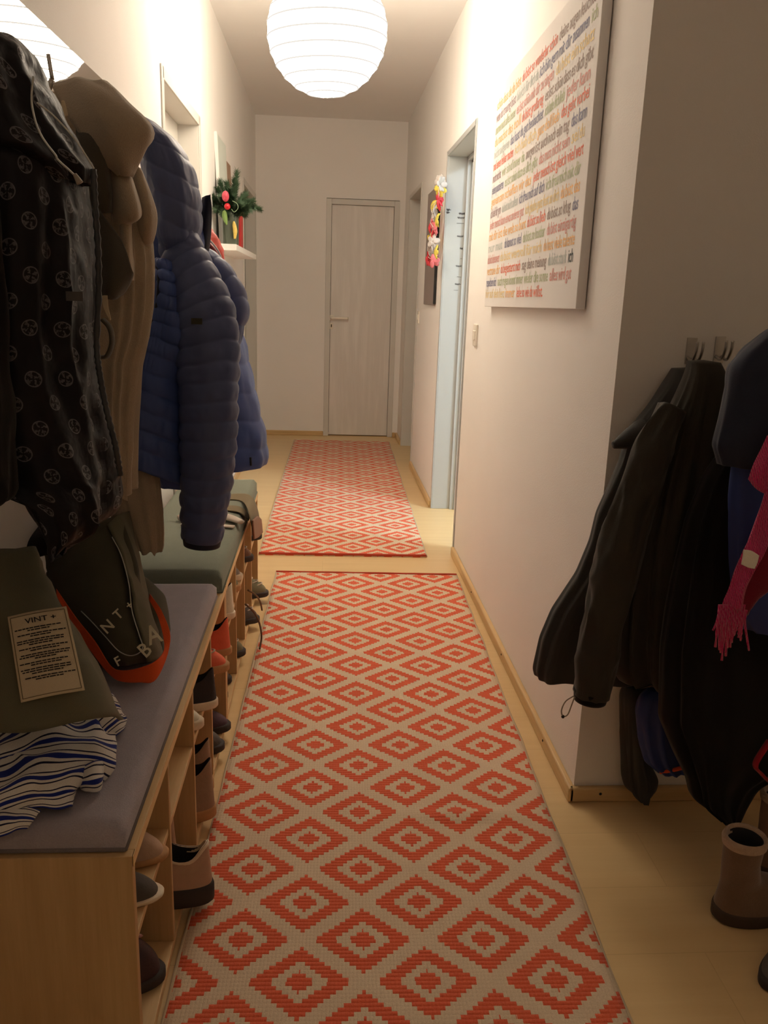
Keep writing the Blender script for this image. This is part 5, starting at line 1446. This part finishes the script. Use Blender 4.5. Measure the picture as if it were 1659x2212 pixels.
a5 = thing('rain_trousers', 'royal blue rain trousers with an orange hem hanging low in the alcove', 'trousers', (0.90, 1.72, 0.15), G2)
loft('leg', pxrows(1.77, 0.03, [(1485, 1400, 1490, 0.02), (1505, 1378, 1500), (1540, 1368, 1500), (1600, 1374, 1500), (1640, 1388, 1498), (1664, 1420, 1492)]), M['blue_dark'], a5, n=56, m=60, p=2.3, fold=0.012, seed=61, crum=0.005)
tube('orange_hem', [at(1425, 1668, 1.745), at(1455, 1663, 1.74), at(1484, 1656, 1.745)], 0.005, M['orange'], a5, 8, 20)
a6 = thing('trousers', 'dark charcoal trouser leg hanging beside the blue rain trousers', 'trousers', (0.78, 1.80, 0.07), G2)
loft('leg', pxrows(1.845, 0.035, [(1478, 1345, 1420, 0.025), (1500, 1334, 1412), (1560, 1337, 1400), (1640, 1342, 1402), (1680, 1343, 1422), (1705, 1350, 1418), (1722, 1372, 1398)]), M['charcoal'], a6, n=56, m=70, p=2.3, fold=0.010, seed=71)
# scarf
sc = thing('knitted_scarf', 'bright pink knitted scarf with fringes hanging over the dark coats', 'scarf', (0.85, 1.38, 0.56), None)
ribbon('scarf_band', [at(1668, 1010, 1.39), at(1645, 1080, 1.385), at(1622, 1150, 1.38), at(1597, 1210, 1.375), at(1578, 1260, 1.37), at(1562, 1310, 1.37)],
       [at(1690, 1080, 1.375), at(1672, 1140, 1.37), at(1648, 1200, 1.36), at(1628, 1240, 1.355), at(1608, 1275, 1.35), at(1604, 1316, 1.35)], M['pink'], sc, 0.012, crum=0.008, ck=14)
patch('scarf_fold', [[at(1660, 940, 1.40), at(1690, 930, 1.39), at(1720, 940, 1.39)], [at(1630, 1000, 1.40), at(1665, 1000, 1.385), at(1720, 1000, 1.38)], [at(1615, 1035, 1.40), at(1640, 1060, 1.39), at(1680, 1075, 1.38)]], M['pink'], sc, 0.012, crum=0.006)
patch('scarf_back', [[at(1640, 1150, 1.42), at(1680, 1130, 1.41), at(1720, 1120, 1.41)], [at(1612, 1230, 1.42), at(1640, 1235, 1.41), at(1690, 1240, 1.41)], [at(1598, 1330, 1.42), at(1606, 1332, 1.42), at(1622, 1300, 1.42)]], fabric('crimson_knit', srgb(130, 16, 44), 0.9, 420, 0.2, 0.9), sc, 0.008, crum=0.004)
rs = random.Random(9)
for k in range(11):
    px = 1549 + k * 5.2
    b_ = 1398 + 22 * math.sin(k * 0.55) + rs.uniform(-8, 8)
    tube('fringe', [at(px + 6, 1306, 1.355), at(px + 2, 1345, 1.35), at(px - 3 + rs.uniform(-3, 3), b_, 1.355)], [0.0032, 0.003, 0.002], M['pink'], sc, 6, 16, disp=lambda s, a, t: 0.0006 * math.sin(s * 700))
for (px, b_) in ((1612, 1405), (1540, 1362)):
    tube('fringe', [at(1612 if px > 1600 else 1555, 1318, 1.37), at((px + 1606) / 2 if px > 1600 else 1548, 1345, 1.37), at(px + 6 if px > 1600 else px, b_, 1.37)], [0.003, 0.0025, 0.002], M['pink'], sc, 6, 16)
patch('care_label', [[at(1606, 1187, 1.348), at(1624, 1190, 1.346), at(1640, 1200, 1.344)], [at(1604, 1205, 1.347), at(1622, 1210, 1.345), at(1636, 1216, 1.343)], [at(1601, 1219, 1.346), at(1616, 1226, 1.344), at(1630, 1229, 1.342)]], fabric('white_label', srgb(244, 236, 222), 0.8, 600, 0.05, 0.2, 0.05), sc, 0.001)

# ------------------------------------------------------------------ boots in the alcove
p0 = Vector((0.850, 1.455, 0.0008))
shoe('winter_boot', 'brown suede winter boot with a fleece rim standing in the alcove, heel to the camera', p0, 0.28, 0.215, 0.12, 0.085, M['suede'], sm_('boot_sole', (74, 58, 46)), M['dark'], boot=0.105, sole=0.03, laces=0, trim=M['fleece'], group='winter boots in the alcove')
shoe('winter_boot', 'brown suede winter boot with a fleece rim behind the first, at the right edge', Vector((1.005, 1.60, 0.0008)), 0.2, 0.215, 0.115, 0.085, M['suede'], sm_('boot_sole_b', (74, 58, 46)), M['dark'], boot=0.115, sole=0.03, laces=0, trim=M['fleece'], group='winter boots in the alcove')
shoe('shoe', 'dark shoe cut off by the right edge of the picture near the bottom', Vector((1.0, 1.36, 0.0008)), math.pi + 0.6, 0.17, 0.075, 0.06, MU['darkgrey'], MSo['dark'], laces=1)

rst = thing('red_strap', 'thin red strap dangling above the winter boots at the right edge', 'strap', at(1650, 1690, 1.53))
tube('webbing', [at(1662, 1600, 1.54), at(1632, 1650, 1.53), at(1645, 1672, 1.53), at(1668, 1695, 1.53)], 0.008, fabric('red_webbing', srgb(170, 26, 44), 0.8, 500), rst, 8, 30, squash=0.3)
